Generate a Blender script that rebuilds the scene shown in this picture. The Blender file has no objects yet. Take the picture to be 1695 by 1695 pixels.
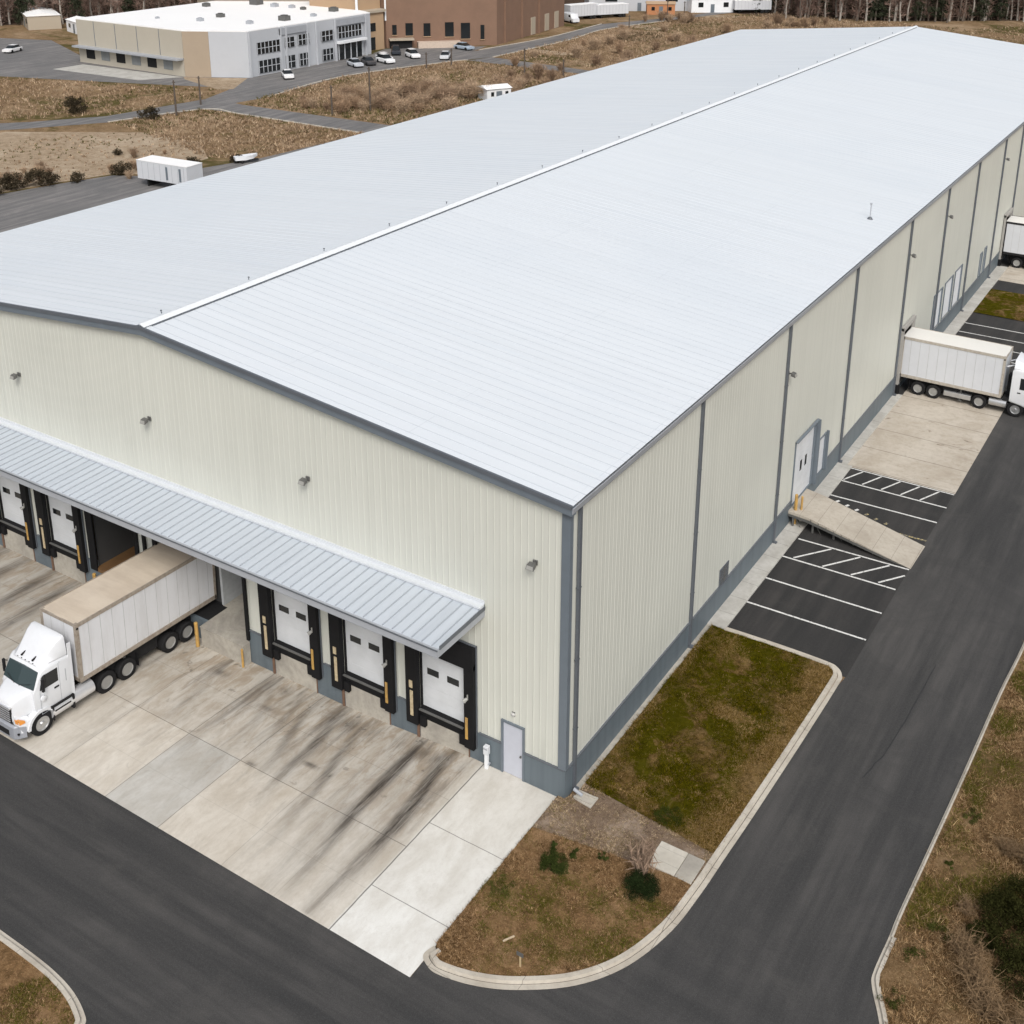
import bpy, bmesh, math, random
import numpy as np
from mathutils import Vector, Matrix
R = math.radians
random.seed(7); rng = np.random.default_rng(11)
S = bpy.context.scene
COL = S.collection

# ------------------------------------------------------------------ camera
cam_d = bpy.data.cameras.new("camera"); cam = bpy.data.objects.new("camera", cam_d); COL.objects.link(cam)
S.camera = cam
YAW, PITCH, ROLL = 0.562, 0.331, 0.005
F, CX, CY = 1971.056, 864.807, 457.655
cp, sp = math.cos(PITCH), math.sin(PITCH)
fwd = Vector((-math.sin(YAW)*cp, math.cos(YAW)*cp, -sp)); rgt = Vector((math.cos(YAW), math.sin(YAW), 0)); up = rgt.cross(fwd)
r2 = rgt*math.cos(ROLL)+up*math.sin(ROLL); u2 = -rgt*math.sin(ROLL)+up*math.cos(ROLL)
M = Matrix((r2, u2, -fwd)).transposed().to_4x4(); M.translation = (18.679, -32.962, 34.876)
cam.matrix_world = M
cam_d.sensor_width = 36; cam_d.sensor_fit = 'HORIZONTAL'; cam_d.lens = 36*F/1695
cam_d.shift_x = (847.5-CX)/1695; cam_d.shift_y = (CY-847.5)/1695
cam_d.clip_start = 0.5; cam_d.clip_end = 6000

# ------------------------------------------------------------------ light
SUN_EL, SUN_AZ = R(46), R(140)           # azimuth clockwise from +y
w = bpy.data.worlds.new("World"); S.world = w; w.use_nodes = True
nt = w.node_tree; nt.nodes.clear()
sky = nt.nodes.new('ShaderNodeTexSky'); sky.sky_type = 'NISHITA'; sky.sun_disc = False
sky.sun_elevation = SUN_EL; sky.sun_rotation = SUN_AZ; sky.dust_density = 4; sky.air_density = 1; sky.ozone_density = 1
hs = nt.nodes.new('ShaderNodeHueSaturation'); hs.inputs['Saturation'].default_value = 0.40
bg = nt.nodes.new('ShaderNodeBackground'); bg.inputs['Strength'].default_value = 0.135
wo = nt.nodes.new('ShaderNodeOutputWorld')
nt.links.new(sky.outputs[0], hs.inputs['Color']); nt.links.new(hs.outputs[0], bg.inputs[0]); nt.links.new(bg.outputs[0], wo.inputs[0])
sd = bpy.data.lights.new("sun", 'SUN'); sd.energy = 1.7; sd.angle = R(22); sd.color = (1, .965, .92)
so = bpy.data.objects.new("sun", sd); COL.objects.link(so)
sdir = Vector((math.sin(SUN_AZ)*math.cos(SUN_EL), math.cos(SUN_AZ)*math.cos(SUN_EL), math.sin(SUN_EL)))
so.rotation_euler = sdir.to_track_quat('Z', 'Y').to_euler(); so.location = (30, -30, 60)
S.view_settings.view_transform = 'Standard'; S.view_settings.look = 'None'; S.view_settings.gamma = 1
S.view_settings.exposure = 0.12
S.render.resolution_x = 1024; S.render.resolution_y = 1024
S.render.engine = 'CYCLES'
S.cycles.max_bounces = 5; S.cycles.diffuse_bounces = 3; S.cycles.glossy_bounces = 2; S.cycles.transparent_max_bounces = 6

# ------------------------------------------------------------------ materials
class NT:
    def __init__(s, name):
        s.m = bpy.data.materials.new(name); s.m.use_nodes = True; s.t = s.m.node_tree; s.t.nodes.clear()
        s.out = s.t.nodes.new('ShaderNodeOutputMaterial'); s.b = s.t.nodes.new('ShaderNodeBsdfPrincipled')
        s.t.links.new(s.b.outputs[0], s.out.inputs[0])
    def n(s, ty, ins=None, **pr):
        nd = s.t.nodes.new(ty)
        for k, v in pr.items(): setattr(nd, k, v)
        for k, v in (ins or {}).items(): s.set(nd.inputs[k], v)
        return nd
    def set(s, inp, v):
        if hasattr(v, 'links') or isinstance(v, bpy.types.NodeSocket): s.t.links.new(v, inp)
        else:
            if isinstance(v, tuple) and len(v) == 3 and inp.type == 'RGBA': v = v+(1,)
            inp.default_value = v
    def math(s, op, a, b=0.0, c=None, clamp=False):
        nd = s.n('ShaderNodeMath', operation=op, use_clamp=clamp); s.set(nd.inputs[0], a); s.set(nd.inputs[1], b)
        if c is not None: s.set(nd.inputs[2], c)
        return nd.outputs[0]
    def pos(s):
        g = s.n('ShaderNodeNewGeometry'); return g.outputs['Position']
    def obj(s): return s.n('ShaderNodeTexCoord').outputs['Object']
    def xyz(s, v):
        x = s.n('ShaderNodeSeparateXYZ', {0: v}); return x.outputs[0], x.outputs[1], x.outputs[2]
    def scale(s, v, sc, loc=(0, 0, 0)):
        return s.n('ShaderNodeMapping', {'Vector': v, 'Scale': sc, 'Location': loc}).outputs[0]
    def noise(s, v, sc, det=4, rough=.55, dist=0):
        return s.n('ShaderNodeTexNoise', {'Vector': v, 'Scale': sc, 'Detail': det, 'Roughness': rough, 'Distortion': dist}).outputs[0]
    def ramp(s, f, lo, hi, a=0., b=1.):
        nd = s.n('ShaderNodeMapRange', {'Value': f, 'From Min': lo, 'From Max': hi, 'To Min': a, 'To Max': b}, clamp=True, interpolation_type='SMOOTHSTEP'); return nd.outputs[0]
    def mix(s, f, a, b, bt='MIX'):
        nd = s.n('ShaderNodeMix', data_type='RGBA', blend_type=bt); s.set(nd.inputs[0], f); s.set(nd.inputs[6], a); s.set(nd.inputs[7], b); return nd.outputs[2]
    def bump(s, h, st=.3, d=.02):
        nd = s.n('ShaderNodeBump', {'Height': h, 'Strength': st, 'Distance': d}); s.t.links.new(nd.outputs[0], s.b.inputs['Normal'])
    def fin(s, col, rough=.8, metal=0., spec=None):
        s.set(s.b.inputs['Base Color'], col); s.set(s.b.inputs['Roughness'], rough); s.set(s.b.inputs['Metallic'], metal)
        if spec is not None: s.set(s.b.inputs['Specular IOR Level'], spec)
        return s.m

def simple(name, col, rough=.6, metal=0., var=.12, sc=3., col2=None, spec=None, amt=1., stretch=(1, 1, 1)):
    t = NT(name); v = t.scale(t.obj(), stretch)
    f = t.ramp(t.noise(v, sc, 5, .6), .35, .7)
    c2 = col2 or tuple(c*(1-var*2) for c in col)
    c = t.mix(t.math('MULTIPLY', f, amt), col, c2)
    g = t.noise(t.obj(), sc*9, 3, .6)
    c = t.mix(.5, c, t.mix(g, tuple(x*(1-var) for x in col), tuple(min(1, x*(1+var)) for x in col)))
    return t.fin(c, rough, metal, spec)

def wall_mat(name, base, dirt, rough=.5):
    t = NT(name); p = t.pos(); x, y, z = t.xyz(p)
    st = t.noise(t.scale(p, (1.6, 1.6, .05)), 1.5, 4, .6)
    big = t.noise(t.scale(p, (.12, .12, .25)), 1, 3, .5)
    sh = t.n('ShaderNodeTexWhiteNoise', {'W': t.math('FLOOR', t.math('MULTIPLY', t.math('ADD', x, y), 1.02))}, noise_dimensions='1D').outputs[0]
    c = t.mix(t.ramp(st, .42, .8, 0, .45), base, dirt)
    c = t.mix(t.ramp(big, .4, .75, 0, .35), c, dirt)
    c = t.mix(t.math('MULTIPLY', sh, .10), c, tuple(q*.8 for q in base))
    # splash dirt just above the base flashing
    lo = t.math('ADD', t.math('MULTIPLY', t.ramp(z, 3.2, 1.3), t.ramp(st, .35, .7)), t.math('MULTIPLY', t.ramp(z, .5, .0), t.ramp(t.noise(p, 2.5, 5, .7), .35, .6)))
    c = t.mix(t.math('MULTIPLY', lo, .30), c, tuple(q*.75 for q in dirt))
    return t.fin(c, rough, 0, .4)
M_WALL = wall_mat('cream_panel', (.60, .61, .55), (.50, .51, .46))
M_GREY = wall_mat('grey_panel', (.128, .158, .178), (.10, .125, .145), .5)
M_TRIM = simple('grey_trim', (.14, .168, .195), .42, var=.08, sc=1.5)
M_DARKTRIM = simple('dark_trim', (.105, .118, .135), .45, var=.1, sc=1.5)
M_GUT = simple('gutter_metal', (.36, .38, .41), .42, var=.08, sc=1.)
M_WHITE = simple('white_door', (.66, .68, .70), .45, var=.05, sc=1.2, col2=(.54, .56, .57))
M_WHITE2 = simple('white_metal', (.78, .80, .82), .45, var=.05, sc=.8)
M_BLACK = simple('black_rubber', (.010, .010, .011), .75, var=.2, sc=3, spec=.2)
M_GLASSD = simple('dark_glass', (.015, .018, .02), .12, var=.1)
M_YEL = simple('worn_yellow', (.50, .30, .08), .65, var=.2, sc=5, col2=(.20, .13, .07))
M_CREAMSTRIP = simple('worn_cream_plastic', (.55, .46, .30), .6, var=.15, sc=6, col2=(.25, .17, .09))
M_RUST = simple('rusty_steel', (.17, .10, .065), .8, var=.2, sc=5)
M_ALU = simple('aluminium', (.55, .56, .57), .35, .8, var=.08, sc=3)
M_CHROME = simple('chrome', (.80, .81, .83), .30, .6, var=.05, sc=3)
M_TYRE = simple('tyre_rubber', (.016, .016, .017), .85, var=.2, sc=5, spec=.2)
M_CHASSIS = simple('dark_chassis', (.02, .02, .021), .8, var=.2, sc=4, spec=.2)
M_WOOD = simple('weathered_pole', (.10, .08, .065), .9, var=.2, sc=4)
M_PAINTW = simple('truck_white', (.69, .71, .735), .26, var=.04, sc=1.2, col2=(.62,.63,.65))
M_AMBER = simple('amber_lens', (.75, .30, .06), .3, var=.1)
M_LENS = simple('clear_lens', (.75, .72, .65), .2, var=.05)
M_LIGHTM = simple('lamp_metal', (.11, .11, .105), .5, var=.15)
M_LAMPG = simple('lamp_glass', (.33, .33, .31), .3, var=.1)
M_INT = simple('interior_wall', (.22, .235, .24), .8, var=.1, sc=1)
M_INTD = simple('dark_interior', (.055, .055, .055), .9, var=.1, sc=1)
M_INTF = simple('interior_floor', (.17, .09, .035), .7, var=.25, sc=2)
M_BARK = simple('bark', (.13, .105, .085), .9, var=.25, sc=6)
M_PALEBARK = simple('pale_bark', (.36, .33, .29), .9, var=.2, sc=6)

def roof_mat(name, a, b, pitch=.6, axis=1, rough=.42):
    t = NT(name); p = t.pos(); xyz = t.xyz(p)
    k = t.math('FLOOR', t.math('DIVIDE', xyz[axis], pitch))
    wn = t.n('ShaderNodeTexWhiteNoise', {'W': k}, noise_dimensions='1D').outputs[0]
    c = t.mix(wn, a, tuple(x*.965 for x in a))
    sc = (.1, 2.2, 1) if axis == 1 else (2.2, .1, 1)
    st = t.noise(t.scale(p, sc), 1, 5, .6)
    c = t.mix(t.ramp(st, .45, .8, 0, .6), c, b)
    bg_ = t.noise(p, .07, 3, .5); c = t.mix(t.ramp(bg_, .45, .75, 0, .4), c, b)
    if axis == 1:
        lap = t.math('ABSOLUTE', t.math('SUBTRACT', t.math('FRACT', t.math('DIVIDE', xyz[0], 7.35)), .5)); c = t.mix(t.math('MULTIPLY', t.ramp(lap, .4965, .499, 0, .35), t.ramp(t.noise(p, .5, 3), .4, .6)), c, tuple(q*.7 for q in b))
        dr = t.noise(t.scale(p, (.25, 5, 1)), 1, 6, .7); c = t.mix(t.ramp(dr, .60, .78, 0, .30), c, (.52,.53,.53))
    return t.fin(c, t.ramp(st, .3, .7, rough-.06, rough+.1), 0., .5)
M_ROOF = roof_mat('roof_steel', (.69, .728, .758), (.615, .665, .71))
M_CANROOF = roof_mat('canopy_steel', (.50, .545, .60), (.41, .45, .50), .48, 0, .38)
M_RIB = simple('roof_rib', (.50, .54, .575), .55, var=.16, sc=.5, col2=(.62,.66,.69), stretch=(.08,1,1))
M_CRIB = simple('canopy_rib', (.30, .33, .365), .4, var=.05)

def asphalt(name, base=.055, warm=1.0, dirmix=True):
    t = NT(name); p = t.pos(); x, y, z = t.xyz(p)
    sx = t.noise(t.scale(p, (.07, .9, 1)), 1.3, 5, .62); sy = t.noise(t.scale(p, (.9, .06, 1)), 1.3, 5, .62)
    f = t.ramp(y, -9, -1)
    st = t.n('ShaderNodeMix', {0: f, 2: sx, 3: sy}, data_type='FLOAT').outputs[0]
    big = t.noise(p, .22, 6, .7, 1.2)
    fine = t.noise(p, 9, 3, .7); grit = t.noise(p, 26, 4, .8)
    lo = tuple(base*k for k in (.60, .60, .60)); hi = tuple(base*k for k in (1.55, 1.47*warm, 1.40*warm))
    c = t.mix(t.ramp(st, .3, .72), lo, hi)
    c = t.mix(t.ramp(big, .38, .62, 0, .5), c, tuple(base*k for k in (.72, .71, .70)))
    dust = t.noise(t.scale(p, (1, 1, 1), (31, 4, 0)), .45, 6, .65, .5)
    c = t.mix(t.ramp(dust, .52, .78, 0, .26), c, tuple(base*k for k in (2.3, 2.15, 1.95)))
    c = t.mix(t.ramp(fine, .3, .7, 0, .16), c, tuple(base*1.9 for k in range(3)))
    c = t.mix(t.ramp(grit, .5, .75, 0, .55), c, tuple(base*2.6 for k in range(3))); c = t.mix(t.ramp(grit, .5, .3, 0, .45), c, tuple(base*.4 for k in range(3)))
    vo = t.n('ShaderNodeTexVoronoi', {'Vector': t.mix(.30, t.scale(p, (1.3, .5, 1)), t.n('ShaderNodeTexNoise', {'Vector': p, 'Scale': .45, 'Detail': 6}).outputs[1], 'ADD'), 'Scale': .10}, feature='DISTANCE_TO_EDGE').outputs[0]
    cr = t.math('MULTIPLY', t.ramp(vo, .0022, .0008), t.ramp(t.noise(p, .35, 2), .52, .6))
    c = t.mix(t.math('MULTIPLY', cr, .0), c, (.012, .012, .012))
    t.bump(grit, .25, .01)
    return t.fin(c, .82, 0, .35)
M_ASPH = asphalt('road_asphalt', .047)
M_LOT = asphalt('parking_asphalt', .031, .97)
M_FARASPH = asphalt('old_asphalt', .150, .98)

def concrete(name, a, b, joint=None, sc=1., kj=False):
    t = NT(name); p = t.pos(); x, y, z = t.xyz(p)
    n1 = t.noise(p, .6*sc, 6, .65, .4); n2 = t.noise(p, 5*sc, 5, .7); n3 = t.noise(p, 40, 2, .7)
    c = t.mix(t.ramp(n1, .35, .7), a, b)
    c = t.mix(t.ramp(n2, .4, .75, 0, .35), c, tuple(q*.75 for q in b))
    c = t.mix(t.ramp(n3, .5, .8, 0, .2), c, tuple(q*.6 for q in b))
    if joint:
        ax, per, off = joint; q = (x, y)[ax]
        m = t.math('ABSOLUTE', t.math('SUBTRACT', t.math('FRACT', t.math('DIVIDE', t.math('ADD', q, off), per)), .5))
        c = t.mix(t.ramp(m, .49, .498, 0, .75), c, (.06, .055, .05))
    if kj:
        for q in (x, y):
            m = t.math('ABSOLUTE', t.math('SUBTRACT', t.math('FRACT', t.math('DIVIDE', q, 3.0)), .5)); c = t.mix(t.ramp(m, .4945, .498, 0, .6), c, (.12, .105, .09))
    t.bump(n2, .2, .01)
    return t.fin(c, .85, 0, .3)
M_KERB = concrete('kerb_concrete', (.53, .49, .42), (.40, .36, .30), kj=True)
M_WALKX = concrete('walk_concrete', (.50, .49, .455), (.38, .365, .33), (1, 1.5, 0))
M_PIT = concrete('dock_concrete', (.46, .43, .37), (.30, .28, .245))
M_RAMPC = concrete('ramp_concrete', (.46, .42, .355), (.36, .32, .265), (0, 1.05, .3))
M_SLAB = concrete('utility_slab_concrete', (.60, .57, .50), (.46, .43, .37), (1, .62, .25))

def pad_mat():
    t = NT('apron_concrete'); p = t.pos(); x, y, z = t.xyz(p)
    tint = t.n('ShaderNodeAttribute', attribute_name='tint').outputs['Color']
    wear = t.n('ShaderNodeAttribute', attribute_name='wear').outputs['Fac']
    brown = t.n('ShaderNodeAttribute', attribute_name='brown').outputs['Fac']
    n1 = t.noise(t.scale(p, (1.2, .6, 1)), .7, 8, .7, .4); n2 = t.noise(t.scale(p, (1.3, .8, 1)), 3.5, 6, .75); n3 = t.noise(p, 38, 2, .7)
    sy = t.noise(t.scale(p, (2.6, .22, 1)), 1.0, 6, .68, .3)
    sd2 = t.noise(t.scale(p, (7, .5, 1)), 1.0, 4, .7, .2)
    c = t.mix(t.ramp(n1, .3, .72), tint, t.mix(1, tint, (.80, .78, .75), 'MULTIPLY'))
    c = t.mix(t.ramp(n2, .42, .8, 0, .35), c, t.mix(1, tint, (.62, .585, .54), 'MULTIPLY'))
    bn = t.math('MULTIPLY', brown, t.ramp(t.noise(t.scale(p, (1.5, .55, 1)), 1.2, 7, .72, .5), .38, .64))
    c = t.mix(t.math('MULTIPLY', bn, .62), c, (.25, .175, .10))
    w = t.math('MULTIPLY', wear, t.ramp(sy, .30, .55, .45, 1.))
    w = t.math('MULTIPLY', w, t.ramp(sd2, .3, .6, .55, 1.))
    c = t.mix(t.math('MULTIPLY', w, 1.0, clamp=True), c, (.045, .037, .031))
    sw = t.math('MULTIPLY', t.ramp(sy, .50, .70), t.math('MULTIPLY', brown, .62))
    c = t.mix(sw, c, (.10, .085, .072))
    spot = t.ramp(t.noise(p, 1.7, 3, .6, .3), .66, .73)
    c = t.mix(t.math('MULTIPLY', spot, t.math('MULTIPLY', brown, .5)), c, (.07, .06, .05))
    # saw-cut joints
    j = None
    wob = t.math('MULTIPLY', t.math('SUBTRACT', t.noise(p, 1.5, 2), .5), .03)
    for q, v, wd, st in [(x, -3.78, .024, .8), (x, -9.0, .012, .3), (x, -12.4, .016, .6), (x, -15.4, .016, .55), (x, -18.6, .014, .4), (x, -24., .016, .5), (x, -29., .016, .5), (x, -6.4, .010, .2),
                         (y, -5.28, .017, .6), (y, -2.5, .011, .3), (y, -7.6, .009, .18)]:
        d = t.math('ABSOLUTE', t.math('SUBTRACT', t.math('ADD', q, wob), v)); m = t.ramp(d, wd*1.6, wd*.5, 0, st)
        if q is y: m = t.math('MULTIPLY', m, t.math('LESS_THAN', x, -3.78))
        j = m if j is None else t.math('MAXIMUM', j, m)
    for v in (-3.85, -7.37):
        d = t.math('ABSOLUTE', t.math('SUBTRACT', t.math('ADD', y, wob), v)); m = t.math('MULTIPLY', t.ramp(d, .024, .008, 0, .7), t.math('GREATER_THAN', x, -3.78))
        j = t.math('MAXIMUM', j, m)
    c = t.mix(j, c, (.075, .068, .06))
    c = t.mix(t.ramp(n3, .5, .8, 0, .18), c, (.2, .18, .16))
    t.bump(n2, .15, .01)
    return t.fin(c, .86, 0, .3)
M_PAD = pad_mat()

def soil(name, cols, sc=1., green=None, border=False):
    """cols: dark, mid, light"""
    t = NT(name); p = t.pos()
    a = t.noise(p, .35*sc, 6, .68, .6); b = t.noise(p, 3.2*sc, 6, .75, .4); f = t.noise(p, 22*sc, 4, .8)
    c = t.mix(t.ramp(b, .33, .68), cols[0], cols[1])
    c = t.mix(t.ramp(a, .45, .72, 0, .7), c, cols[2])
    c = t.mix(t.ramp(f, .52, .75, 0, .75), c, tuple(min(1, q*1.35) for q in cols[2]))
    c = t.mix(t.ramp(f, .45, .28, 0, .6), c, tuple(q*.45 for q in cols[0]))
    if green: 
        g = t.noise(t.scale(p, (1, 1, 1), (9, 5, 0)), green[1], 5, .7, .8)
        gf = t.ramp(g, green[2], green[3], 0, .9)
        if border:
            x, y, z = t.xyz(p); wob = t.math('MULTIPLY', t.math('SUBTRACT', t.noise(p, .5, 4, .6), .5), 3.2); gf = t.math('MULTIPLY', gf, t.math('MULTIPLY', t.ramp(t.math('ADD', x, wob), 5.7, 4.7), t.ramp(t.math('ADD', x, wob), .1, 1.1, .35, 1)))
        c = t.mix(gf, c, t.mix(t.ramp(b, .3, .7), tuple(q*.6 for q in green[0]), green[0]))
    t.bump(t.math('ADD', t.math('MULTIPLY', b, .7), t.math('MULTIPLY', f, .3)), .8, .12)
    return t.fin(c, .95, 0, 0.)
M_FIELD = soil('field_ground', ((.15, .098, .055), (.255, .175, .10), (.40, .30, .20)), .22, ((.095, .085, .03), .05, .50, .62))
M_LAWNB = soil('dry_lawn', ((.105, .062, .028), (.235, .142, .070), (.37, .24, .135)), 1., ((.078, .070, .010), .5, .58, .72))
M_LAWNG = soil('mossy_lawn', ((.035, .022, .005), (.15, .092, .035), (.30, .205, .10)), 1., ((.058, .056, .002), .55, .42, .54), True)
M_GRAVEL = soil('gravel_soil', ((.115, .08, .055), (.215, .155, .11), (.40, .32, .25)), 1.7)
M_VERGE = soil('verge_ground', ((.095, .060, .028), (.205, .132, .068), (.34, .23, .13)), .8, ((.075, .075, .022), .35, .57, .72))
M_SAND = soil('sandy_ground', ((.25, .185, .12), (.38, .30, .215), (.50, .42, .32)), .3)

def leafmat(name, rough=.9, trans=0.):
    t = NT(name); a = t.n('ShaderNodeAttribute', attribute_name='tint').outputs['Color']
    return t.fin(a, rough, 0, 0.)
M_LEAF = leafmat('foliage')

# ------------------------------------------------------------------ mesh helpers
class MB:
    def __init__(s): s.v = []; s.f = []; s.mi = []; s.cur = 0
    def add(s, vs, fs):
        o = len(s.v); s.v += [tuple(v) for v in vs]; s.f += [tuple(i+o for i in f) for f in fs]; s.mi += [s.cur]*len(fs); return s
    def box(s, x0, y0, z0, x1, y1, z1):
        if x0 > x1: x0, x1 = x1, x0
        if y0 > y1: y0, y1 = y1, y0
        if z0 > z1: z0, z1 = z1, z0
        return s.add([(x0,y0,z0),(x1,y0,z0),(x1,y1,z0),(x0,y1,z0),(x0,y0,z1),(x1,y0,z1),(x1,y1,z1),(x0,y1,z1)],
                     [(0,3,2,1),(4,5,6,7),(0,1,5,4),(1,2,6,5),(2,3,7,6),(3,0,4,7)])
    def poly(s, pts): return s.add(pts, [tuple(range(len(pts)))])
    def prism(s, pts, z0, z1):
        n = len(pts); return s.add([(p[0],p[1],z0) for p in pts]+[(p[0],p[1],z1) for p in pts],
            [tuple(range(n-1,-1,-1)), tuple(range(n,2*n))]+[(i,(i+1)%n,(i+1)%n+n,i+n) for i in range(n)])
    def exx(s, prof, x0, x1):   # profile in (y,z), extruded along x
        n = len(prof); return s.add([(x0,p[0],p[1]) for p in prof]+[(x1,p[0],p[1]) for p in prof],
            [tuple(range(n)), tuple(range(2*n-1,n-1,-1))]+[(i,i+n,(i+1)%n+n,(i+1)%n) for i in range(n)])
    def cyl(s, p0, p1, r0, r1=None, n=12):
        r1 = r0 if r1 is None else r1; a = Vector(p0); b = Vector(p1); d = (b-a).normalized()
        e = d.orthogonal().normalized(); g = d.cross(e); vs = []
        for c, r in ((a, r0), (b, r1)):
            for k in range(n):
                t = 2*math.pi*k/n; vs.append(c+e*math.cos(t)*r+g*math.sin(t)*r)
        return s.add(vs, [tuple(range(n-1,-1,-1)), tuple(range(n,2*n))]+[(k,(k+1)%n,(k+1)%n+n,k+n) for k in range(n)])
    def loft(s, rings, cap=True):
        n = len(rings[0]); vs = [v for r_ in rings for v in r_]; fs = []
        for i in range(len(rings)-1):
            for k in range(n): fs.append((i*n+k, i*n+(k+1)%n, (i+1)*n+(k+1)%n, (i+1)*n+k))
        if cap: fs += [tuple(range(n-1,-1,-1)), tuple(range((len(rings)-1)*n, len(rings)*n))]
        return s.add(vs, fs)
    def lathe(s, prof, axis='x', c=(0,0,0), n=24):
        rings = []
        for (h, r) in prof:
            ring = []
            for k in range(n):
                t = 2*math.pi*k/n; a, b = math.cos(t)*r, math.sin(t)*r
                ring.append((c[0]+h, c[1]+a, c[2]+b) if axis == 'x' else (c[0]+a, c[1]+b, c[2]+h))
            rings.append(ring)
        return s.loft(rings)
    def build(s, name, mats, parent=None, smooth=False, bevel=0., loc=None):
        me = bpy.data.meshes.new(name); me.from_pydata(s.v, [], s.f)
        if not isinstance(mats, (list, tuple)): mats = [mats]
        for m in mats: me.materials.append(m)
        if len(mats) > 1: me.polygons.foreach_set('material_index', s.mi)
        bm = bmesh.new(); bm.from_mesh(me); bmesh.ops.recalc_face_normals(bm, faces=bm.faces); bm.to_mesh(me); bm.free()
        if smooth:
            me.polygons.foreach_set('use_smooth', [True]*len(me.polygons))
            try: me.set_sharp_from_angle(angle=R(35))
            except Exception: pass
        o = bpy.data.objects.new(name, me); COL.objects.link(o)
        if parent: o.parent = parent
        if loc: o.location = loc
        if bevel: 
            b = o.modifiers.new('bevel', 'BEVEL'); b.width = bevel; b.segments = 2; b.limit_method = 'ANGLE'; b.angle_limit = R(40)
        return o
def tag(o, label=None, cat=None, group=None, kind=None):
    if label: o['label'] = label
    if cat: o['category'] = cat
    if group: o['group'] = group
    if kind: o['kind'] = kind
    return o
def thing(name, label, cat, loc=(0,0,0), rz=0., group=None):
    o = bpy.data.objects.new(name, None); COL.objects.link(o); o.location = loc; o.rotation_euler = (0,0,rz); o.empty_display_size = .5
    return tag(o, label, cat, group)
def struct(o): o['kind'] = 'structure'; return o
def copy_tree(o, parent=None):
    c = o.copy(); COL.objects.link(c)
    if parent is not None: c.parent = parent
    for ch in [k for k in kids.get(o.name, [])]: copy_tree(ch, c)
    return c
kids = {}
def index_kids(o):
    ch = [k for k in bpy.data.objects if k.parent == o]; kids[o.name] = ch
    for k in ch: index_kids(k)
def dup(o, loc, rz=0., sc=None, label=None, group=None):
    c = copy_tree(o); c.location = loc; c.rotation_euler = (0,0,rz)
    if sc is not None: c.scale = (sc, sc, sc) if not isinstance(sc, tuple) else sc
    if label: c['label'] = label
    if group: c['group'] = group
    return c
def tri_obj(name, V, T, cols, mat=M_LEAF, parent=None, loc=None):
    """V (n,3), T (m,3) triangle indices, cols (m,3) per face"""
    me = bpy.data.meshes.new(name); n, m = len(V), len(T)
    me.vertices.add(n); me.vertices.foreach_set('co', np.asarray(V, np.float32).ravel())
    me.loops.add(3*m); me.loops.foreach_set('vertex_index', np.asarray(T, np.int32).ravel())
    me.polygons.add(m); me.polygons.foreach_set('loop_start', np.arange(0, 3*m, 3, dtype=np.int32))
    try: me.polygons.foreach_set('loop_total', np.full(m, 3, np.int32))
    except Exception: pass
    at = me.attributes.new('tint', 'FLOAT_COLOR', 'FACE')
    c4 = np.ones((m, 4), np.float32); c4[:, :3] = cols; at.data.foreach_set('color', c4.ravel())
    me.update(calc_edges=True); me.validate(); me.materials.append(mat)
    o = bpy.data.objects.new(name, me); COL.objects.link(o)
    if parent: o.parent = parent
    if loc: o.location = loc
    return o
def blades(P, h, w, cols, lean=.5, per=4):
    """tufts of grass: P (n,3) positions, h heights -> triangles"""
    n = len(P); P = np.repeat(P, per, 0); h = np.repeat(h, per); cols = np.repeat(cols, per, 0); k = len(P)
    a = rng.uniform(0, 2*np.pi, k); off = rng.normal(0, 1, (k, 2))*(h*.35)[:, None]
    B = P.copy(); B[:, :2] += off; hh = h*rng.uniform(.5, 1.1, k)
    d = np.stack([np.cos(a), np.sin(a)], 1); ww = w*rng.uniform(.6, 1.4, k)
    tip = B.copy(); tip[:, :2] += rng.normal(0, lean, (k, 2))*hh[:, None]; tip[:, 2] += hh
    L = B.copy(); L[:, :2] += d*ww[:, None]; Rr = B.copy(); Rr[:, :2] -= d*ww[:, None]
    V = np.stack([L, Rr, tip], 1).reshape(-1, 3); T = np.arange(3*k).reshape(-1, 3)
    return V, T, cols*np.array([1.0,.93,.74])*rng.uniform(.7, 1.3, (k, 1))
def leaf_cloud(centers, n, r, size, base, var=.35, squash=.8):
    """leafy clumps: n leaves about each centre"""
    C = np.repeat(np.asarray(centers, float), n, 0); k = len(C)
    d = rng.normal(0, 1, (k, 3)); d /= np.linalg.norm(d, axis=1)[:, None]; rad = rng.uniform(.35, 1, k)**.6
    d *= (rad*np.repeat(np.asarray(r, float)*np.ones(len(centers)), n))[:, None]; d[:, 2] *= squash
    P = C+d; A = rng.normal(0, 1, (k, 3)); B = rng.normal(0, 1, (k, 3)); s = size*rng.uniform(.5, 1.3, k)[:, None]
    A = A/np.linalg.norm(A, axis=1)[:, None]*s; B = B/np.linalg.norm(B, axis=1)[:, None]*s*.6
    V = np.stack([P, P+A, P+B], 1).reshape(-1, 3); T = np.arange(3*k).reshape(-1, 3)
    cl = np.repeat(rng.uniform(1-var, 1+var, len(centers)), n)[:, None]
    return V, T, np.asarray(base)*cl*rng.uniform(.7, 1.3, (k, 1))
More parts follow.
